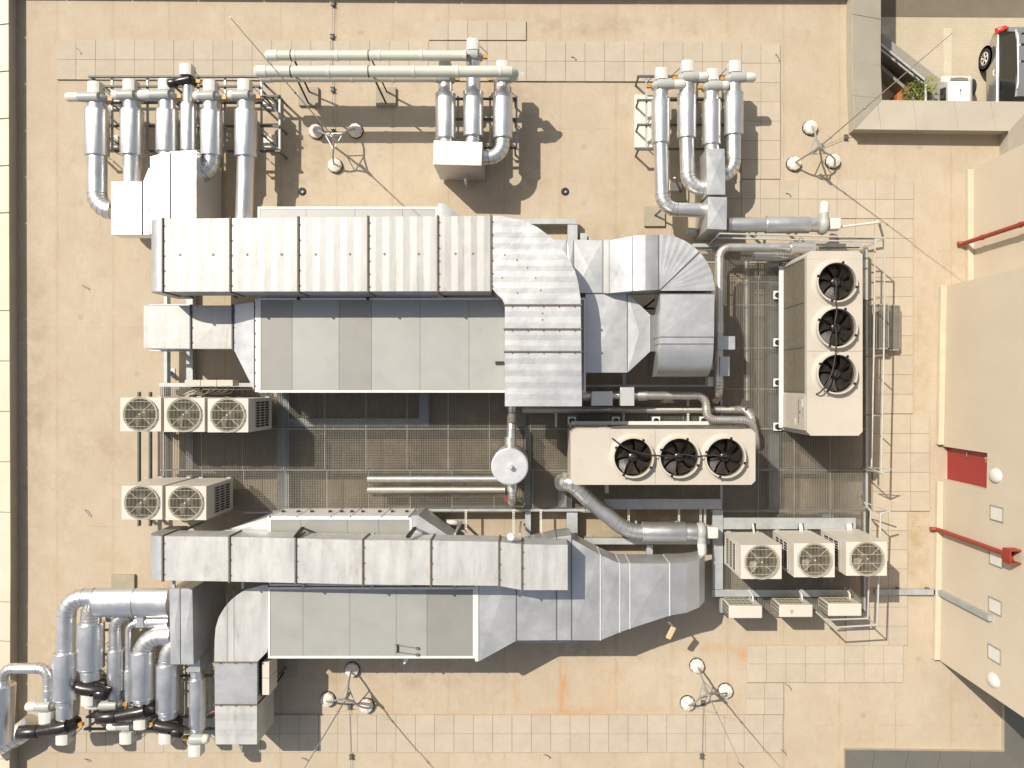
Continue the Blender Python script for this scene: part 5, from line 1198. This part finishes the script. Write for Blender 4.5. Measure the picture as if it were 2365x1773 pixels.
corr('upper of two parallel ribbed pipes left of the round tank', 849, 1150, 1106, .66, .085); corr('lower of two parallel ribbed pipes left of the round tank', 849, 1168, 1131, .66, .085)
corr('long shaded ribbed pipe between the big duct and the middle dry cooler', 1206, 1702, 946, .60, .085, [(1700, 946, .6), (1712, 944, .75), (1736, 955, .85), (1736, 975, .85)])
t = thing('drain_elbow', 'pale bent drain pipe showing beside the perforated struts', 'pipe', P(1045, 1210, 0)); m = MB(); pipe(m, [P(1032, 1207, .3), P(1054, 1206, .3), P(1058, 1215, .05)], .07, .1, 4, 14, False); m.build('pipe', 'white', t)
t = thing('drain_pipe', 'short grey pipe stub showing below the middle dry cooler', 'pipe', P(1400, 1130, .4)); m = MB(); m.tube([P(1401, 1110, .6), P(1401, 1138, .6)], .055, 14); m.build('pipe', 'white', t)
t = thing('vent_elbow', 'small grey bent vent pipe near the creased box', 'pipe', P(1597, 535, 0)); m = MB(); pipe(m, [P(1586, 534, .5), P(1606, 534, .5), P(1607, 540, .1)], .09, .12, 4, 14, False); m.build('pipe', 'pvcgrey', t)

# =================================================================== LIGHTNING MASTS
M['mast'] = simple('mast_steel', (.42, .42, .40), .45, .5, .1, 8, 50, .1)
def mast(label, c, feet, tip, ztip, joints, wire_to=()):
    t = thing('lightning_mast', label, 'lightning rod', P(*c, 0), 'tripod lightning masts with octagonal weights'); za = 1.05; ap = P(*c, 0); k = 1 - za / H; ap = Vector((X(c[0], za), Y(c[1], za), za))
    for f in feet:
        p = P(*f, .16); m = MB(); m.lathe((p.x, p.y, .02), [(.175, 0), (.185, .02), (.17, .10), (.06, .15), (0, .155)], 9); ft = m.build('weight', 'concrete', t, sharp=10)
        m = MB(); m.lathe((p.x, p.y, .0), [(.195, 0), (.195, .018)], 24); m.build('pad', 'blackmat', ft)
        top = Vector((p.x, p.y, .17)); v = ap - top; mid = top + v * .5 + Vector((0, 0, .12)); m = MB(); m.tube([top, top + Vector((v.x * .1, v.y * .1, .12)), top.lerp(ap, .35) + Vector((0, 0, .05)), top.lerp(ap, .65) - Vector((0, 0, .05)), ap], .024, 8); m.build('leg', 'mast', t)
    fs = [P(*f, .16) for f in feet]; m = MB()
    for i in range(3): a = fs[i].lerp(ap, .55); b = fs[(i + 1) % 3].lerp(ap, .55); m.bar(a, b, .02, .02)
    m.tube([ap - Vector((0, 0, .35)), ap + Vector((0, 0, .12))], .04, 10); m.build('hub', 'mast', t)
    tp = P(*tip, ztip); m = MB(); m.tube([ap, ap.lerp(tp, .45), tp], [.017, .012, .006], 8)
    m.build('rod', 'mast', t)
    m = MB()
    for j in joints: q = ap.lerp(tp, j); m.lathe(q, [(.0, -.035), (.024, -.025), (.024, .025), (0, .035)], 8)
    m.build('collar', 'wire', t)
    if joints:
        m = MB(); q = ap.lerp(tp, joints[0])
        for f in fs: m.tube([f, q], .0022, 5)
        m.build('guy_wire', 'wire', t)
    return t
mast('lightning mast between the upper left fans and the plastic pipe shadows', (769, 315), [(727, 300), (819, 298), (771, 379)], (531, 39), 6.6, (.15, .45))
mast('lightning mast beside the street corner parapet', (1892, 340), [(1875, 291), (1837, 375), (1928, 369)], (2199, 76), 6.4, (.12, .42))
mast('lightning mast below the lower air handler, left of the rust stain', (799, 1614), [(811, 1550), (754, 1619), (844, 1634)], (590, 1962), 6.4, (.12, .42))
mast('short lightning mast right of the rust stain, lower right', (1635, 1602), [(1612, 1541), (1678, 1599), (1590, 1628)], (1711, 1766), 3.5, (.3,))
def conductor(label, pts, holders):
    t = thing('conductor_wire', label, 'wire', P(*pts[0], 0), 'roof lightning conductor wires'); m = MB(); m.tube([P(a, b, .07) for a, b in pts], .006, 6); m.build('wire', 'wire', t)
    for a, b in holders:
        m = MB(); c = P(a, b, .05); m.box((c.x, c.y, .035), (.08, .13, .066)); m.box((c.x, c.y + .05, .07), (.12, .02, .03)); m.box((c.x, c.y - .05, .07), (.12, .02, .03)); m.build('holder', 'rackmat', t, bevel=.008)
conductor('conductor wire running from the top edge down to the upper left mast', [(769, -20), (767, 84), (768, 205), (770, 308), (769, 315)], [(769, 8), (767, 84), (768, 206), (770, 304)])
conductor('conductor wire running down from the mast left of the rust stain', [(799, 1616), (807, 1630), (810, 1740), (811, 1900)], [(807, 1632), (811, 1748)])
conductor('conductor wire running down from the short lower right mast', [(1634, 1604), (1624, 1620), (1622, 1746), (1626, 1900)], [(1623, 1623), (1621, 1747)])
conductor('conductor wire from the corner mast to the street parapet', [(1893, 340), (1953, 316), (1975, 308)], [(1897, 337), (1954, 316)])

# small roof fittings
for px_, py_, lab in ((698, 442, 'round black roof drain with a pale centre right of the upper left fans'), (1305, 442, 'round black roof drain right of the middle collector shadow')):
    t = thing('roof_drain', lab, 'drain', P(px_, py_, 0), 'round black roof drains'); m = MB(); m.lathe(P(px_, py_, 0), [(.105, .001), (.10, .02), (.07, .035), (.03, .03), (0, .03)], 24); m.build('grate', 'blackmat', t); m = MB(); m.lathe(P(px_ + 1, py_ + 1, .03), [(.022, 0), (.02, .02)], 10); m.build('screw', 'trim', t)
hk = [(181, 115, 'left end of the top slab row'), (1324, 133, 'top slab row left of the right fans'), (1795, 130, 'top right end of the slab row'), (1820, 448, 'slabs above the horizontal exhaust line'), (195, 661, 'bare roof left of the upper duct end'), (200, 1182, 'bare roof left of the lower condenser pair'), (198, 1754, 'bare roof below the lower left fans'), (1262, 1745, 'bottom edge below the rust stain'), (701, 1752, 'slab edge below the lower left mast'), (1820, 1584, 'inner corner of the lower right slabs'), (1808, 1735, 'end of the bottom slab row'), (1710, 1766, 'foot of the short mast tip')]
for a, b, lab in hk:
    t = thing('wire_hook', 'tiny bent wire hook, ' + lab, 'hook', P(a, b, 0), 'tiny wire hooks on the roof'); m = MB(); g_ = random.uniform(-.6, .4)
    z_ = .055; c = P(a, b, z_); d = Vector((cos(g_), sin(g_) - .4, 0)) * .07; m.tube([c - d + Vector((0, 0, -.03)), c - d * .4 + Vector((.0, .02, .02)), c + d * .6, c + d + Vector((.01, -.03, 0)), c + d + Vector((-.02, -.05, 0))], .009, 6); m.build('hook', 'wire', t)

# =================================================================== STREET CORNER
ZS = -2.6
def S(px, py, z=ZS): return P(px, py, z)
t = thing('ramp_wall', 'grey concrete ramp wall running diagonally down to the street corner', 'wall', S(2100, 140))
zw = -1.75
MB().pp([(2036, 76), (2173, 183), (2173, 240), (2146, 240), (2146, 194), (2036, 106)], ZS, zw).build('wall', 'cylgrey', t, bevel=.01)
t = thing('basement_ramp', 'dark sunken ramp channel beside the handrail', 'ramp', S(2090, 160)); MB().pp([(2036, 128), (2150, 215), (2150, 240), (2036, 150)], ZS - .0, ZS + .012).build('floor', 'rackmat', t)
MB().pp([(2036, 148), (2095, 200), (2095, 210), (2036, 160)], ZS, ZS + .5).build('kerb', 'cylgrey', t)
t = thing('handrail', 'double tube handrail following the diagonal ramp wall', 'handrail', S(2090, 150))
m = MB(); m.tube([S(2030, 99, -1.45), S(2138, 186, -1.45), S(2138, 240, -1.45)], .035, 10); m.tube([S(2030, 111, -1.75), S(2136, 196, -1.75)], .03, 10); m.build('rail', 'railing', t)
m = MB()
for a, b in ((2072, 133), (2115, 168)): m.tube([S(a, b, -1.45), S(a - 14, b + 16, -2.55)], .025, 8)
m.build('post', 'railing', t)
t = thing('planter_box', 'orange terracotta planter box behind the parapet', 'planter', S(2085, 215)); MB().pp([(2072, 216), (2092, 200), (2100, 204), (2100, 250), (2072, 250)], ZS, -2.05).build('box', 'terracotta', t, bevel=.01)
t = thing('shrub', 'bushy green shrub beside the terracotta planter', 'shrub', S(2115, 210))
for nm, n_, mt in (('foliage', 420, 'green'), ('leaf_tips', 240, 'green2')):
    m = MB(); c0 = S(2117, 213, -1.75)
    for k in range(n_):
        while True:
            q = Vector((random.uniform(-1, 1), random.uniform(-1, 1), random.uniform(-1, 1)))
            if .2 < q.length < 1: break
        p = c0 + Vector((q.x * .42, q.y * .36, q.z * .34)); s_ = random.uniform(.03, .06); a = Vector((random.uniform(-1, 1), random.uniform(-1, 1), random.uniform(-.5, .5))).normalized() * s_; b = Vector((random.uniform(-1, 1), random.uniform(-1, 1), random.uniform(-.5, .5))).normalized() * s_ * .5
        m.add([p - a, p + b, p + a, p - b], [(0, 1, 2, 3)])
    m.build(nm, mt, t, smooth=False, fix=False)
m = MB(); m.tube([S(2115, 213, ZS), S(2117, 213, -1.65)], .03, 8); m.build('stem', 'slab', t)
t = thing('young_plant', 'thin leafy plant tied to white stakes beside the ramp rail', 'plant', S(2146, 210))
m = MB()
for a in (2140, 2147): m.tube([S(a, 212, ZS), S(a, 196, -1.15)], .022, 8)
m.build('stake', 'white', t); m = MB()
for k in range(70):
    p = S(2138 + random.uniform(-3, 24), 190 + random.uniform(-14, 22), -1.25 + random.uniform(-.4, .2)); s_ = random.uniform(.03, .055); g_ = random.uniform(0, 6.3); a = Vector((cos(g_), sin(g_), random.uniform(-.3, .3))) * s_; b = Vector((-sin(g_), cos(g_), .2)) * s_ * .5; m.add([p - a, p + b, p + a, p - b], [(0, 1, 2, 3)])
m.build('leaves', 'green2', t, smooth=False, fix=False)

def car(label, x0, y0, ln, wd, ht, paint, zg=ZS, suv=True):
    """x0 = near (left) side, y0 = rear end; the car points down the picture"""
    t = thing('parked_car', label, 'car', (x0 + wd / 2, y0 - ln / 2, zg)); cx = x0 + wd / 2
    belt = .98 if suv else .9
    st = [(0.0, .40, .60, .80, .72), (.10, .30, .80, .90, .90), (.45, .26, .92, .97, belt), (1.2, .25, 1.0, 1.0, belt), (2.6, .25, 1.0, 1.0, belt - .02), (3.4, .25, .98, .97, belt - .06), (4.1, .28, .90, .90, belt - .18), (4.45, .36, .7, .75, belt - .32)]
    rings = []
    for s, zl, wl, wu, zb in st:
        y_ = y0 - s * ln / 4.45; h = wd / 2; pr = [(-wl * .9, zl), (-wl, zl + .16), (-wl * 1.0, (zl + zb) / 2 + .05), (-wu * .985, zb - .05), (-wu * .885, zb), (wu * .885, zb), (wu * .985, zb - .05), (wl, (zl + zb) / 2 + .05), (wl, zl + .16), (wl * .9, zl)]
        rings.append([Vector((cx + a * h, y_, zg + b)) for a, b in pr])
    m = MB(); m.loft(rings); body = m.build('body', paint, t, sharp=35)
    g0, g1 = .35 * ln / 4.45, 3.35 * ln / 4.45; gs = [(g0 - .12, .84, belt - .01), (g0 + .16, .81, ht - .12), (g0 + .42, .81, ht - .03), (1.7, .81, ht - .01), (2.25, .79, ht - .03), (g1, .86, belt - .03)]
    rings = [[Vector((cx + a * wd / 2, y0 - s, zg + b)) for a, b in ((-.92, belt - .03), (-w_, z_), (w_, z_), (.92, belt - .03))] for s, w_, z_ in gs]
    m = MB(); m.loft(rings); m.build('windows', 'glass', t, sharp=20)
    rp_ = [(-.81, .0), (-.77, .035), (.77, .035), (.81, 0)]
    m = MB(); m.loft([[Vector((cx + a * wd / 2, y0 - s, zg + ht - .045 + b + dz)) for a, b in rp_] for s, dz in ((g0 + .10, -.05), (g0 + .36, .0), (1.6, .015), (2.2, .0), (2.45, -.05))]); rf = m.build('roof', paint, t, sharp=40)
    if suv:
        m = MB()
        for s in (-1, 1): m.tube([(cx + s * wd * .40, y0 - g0 - .25, zg + ht), (cx + s * wd * .40, y0 - g0 - .4, zg + ht + .05), (cx + s * wd * .40, y0 - 2.1, zg + ht + .05), (cx + s * wd * .40, y0 - 2.25, zg + ht)], .022, 8)
        m.build('roof_rail', 'trim', rf)
        m = MB()
        for s in (.95, 1.45): m.box((cx, y0 - s, zg + ht + .01), (wd * .70, .045, .02))
        m.box((cx, y0 - .62, zg + ht - .004), (wd * .66, .03, .02)); m.build('roof_bar', 'black', rf)
        m = MB()
        for s in (-1, 1): m.loft([[Vector((cx + s * wd / 2 * a, y0 - b, zg + c)) for a, b, c in ((.60, .0, .78), (.93, .08, .74), (.96, .28, .82), (.93, .30, .96), (.62, .16, 1.0))], [Vector((cx + s * wd / 2 * a * 1.01, y0 - b + .012, zg + c + .012)) for a, b, c in ((.60, .0, .78), (.93, .08, .74), (.96, .28, .82), (.93, .30, .96), (.62, .16, 1.0))]])
        m.build('tail_light', 'redlens', t)
    else:
        m = MB(); m.tube([(cx, y0 - .8, zg + ht), (cx + .06, y0 - .55, zg + ht + .22)], .007, 6); m.lathe((cx, y0 - .8, zg + ht - .01), [(.03, 0), (.02, .03)], 10); m.build('antenna', 'black', rf)
        m = MB(); m.box((cx + .05, y0 - .01, zg + .95), (wd * .4, .05, .05)); m.build('rear_trim', 'black', t)
    m = MB()
    for yy_ in (y0 - 1.55, y0 - 2.55): m.tube([(x0 + .005, yy_, zg + belt - .14), (x0 - .03, yy_ + .03, zg + belt - .14), (x0 - .03, yy_ + .15, zg + belt - .14), (x0 + .005, yy_ + .18, zg + belt - .14)], .014, 8)
    m.build('door_handle', 'trim', t)
    m = MB(); m.box((x0 - .08, y0 - 2.95, zg + belt + .04), (.18, .12, .12)); m.build('wing_mirror', paint, t, bevel=.03)
    for yy_ in (y0 - .82, y0 - .82 - 2.65 * ln / 4.45):
        for sx, s in ((x0 + .10, -1), (x0 + wd - .10, 1)):
            m = MB(); m.lathe((0, 0, -.11), [(.19, 0), (.30, .0), (.335, .04), (.335, .18), (.30, .22), (.19, .22)], 32, True); m.v = [Vector((sx + v.z, yy_ + v.x, zg + .335 + v.y)) for v in m.v]; wh = m.build('wheel', 'tyre', t)
            m = MB(); m.lathe((0, 0, 0), [(.155, .0), (.20, .0), (.20, .09), (.175, .10)], 28, True)
            for k in range(5): a = k * 2 * pi / 5; m.bar((.03 * cos(a), .03 * sin(a), .085), (.18 * cos(a), .18 * sin(a), .085), .05, .03)
            m.lathe((0, 0, .06), [(.05, 0), (.05, .04)], 16); m.v = [Vector((sx + s * (v.z + .02), yy_ + v.x, zg + .335 + v.y)) for v in m.v]; m.build('rim', 'trim', wh)
            m = MB(); m.lathe((0, 0, 0), [(.0, 0), (.38, 0)], 28); m.v = [Vector((sx - s * .0 + s * .105, yy_ + v.x, zg + .36 + v.y)) for v in m.v]; m.build('wheel_arch', 'blackmat', body)
    return t
k_ = .92; xs = X(2274, -2.3); o = car('silver estate car with roof rails parked below the parapet', xs, Y(60, -1.9), 4.6, 1.86, 1.66, 'carpaint')
o.scale = (k_, k_, k_); o.location.x = xs + 1.86 * k_ / 2; o.location.y = Y(60, -1.9) - 2.3 * k_
t = thing('parked_car', 'small narrow white car with a roof aerial peeping over the parapet', 'car', S(2205, 225))
def ring(y, e, zr):      # cross section: x positions in photo px at their own height
    return [Vector((X(2171 + e, ZS + .25), Y(y, ZS), ZS + .25)), Vector((X(2172 + e, ZS + .85), Y(y, ZS + .8), ZS + .85)), Vector((X(2189 + e * .6, zr), Y(y, zr), zr)), Vector((X(2194 + e * .5, zr + .05), Y(y, zr), zr + .05)),
            Vector((X(2238 - e * .5, zr + .05), Y(y, zr), zr + .05)), Vector((X(2243 - e * .6, zr), Y(y, zr), zr)), Vector((X(2246 - e, ZS + .85), Y(y, ZS + .8), ZS + .85)), Vector((X(2246 - e, ZS + .25), Y(y, ZS), ZS + .25))]
m = MB(); m.loft([ring(183, 5, ZS + .95), ring(185, 2, ZS + 1.2), ring(189, 0, ZS + 1.36), ring(200, 0, ZS + 1.42), ring(262, 0, ZS + 1.42), ring(300, 3, ZS + .9), ring(330, 6, ZS + .7)]); bd = m.build('body', 'carwhite', t, sharp=30)
a_ = [P(2170.5, 205, ZS + .90), P(2170.5, 258, ZS + .90), P(2187, 258, ZS + 1.34), P(2187, 200, ZS + 1.34)]; m = MB(); m.loft([a_, [v + Vector((.03, 0, -.012)) for v in a_]]); m.build('side_window', 'glass', t)
a_ = [P(2195, 182, ZS + 1.0), P(2234, 182, ZS + 1.0), P(2236, 188.5, ZS + 1.385), P(2194, 188.5, ZS + 1.385)]; m = MB(); m.loft([a_, [v + Vector((0, .03, .012)) for v in a_]]); m.build('rear_window', 'glass', t)
m = MB(); m.tube([P(2217, 209, ZS + 1.44), P(2219, 205, ZS + 1.7)], .008, 6); m.lathe(P(2217, 209, ZS + 1.44), [(.03, 0), (.02, .04)], 10); m.build('antenna', 'black', bd)
m = MB(); m.bar(P(2205, 182, ZS + .8), P(2225, 182, ZS + .8), .06); m.build('rear_handle', 'black', t)
for y_ in (205, 262):
    for x_ in (2182, 2238): m = MB(); c = P(x_, y_, ZS + .27); m.tube([c - Vector((.07, 0, 0)), c + Vector((.07, 0, 0))], .27, 24); m.build('wheel', 'tyre', t)

for o in bpy.data.objects:
    if '_o' in o.keys(): del o['_o']
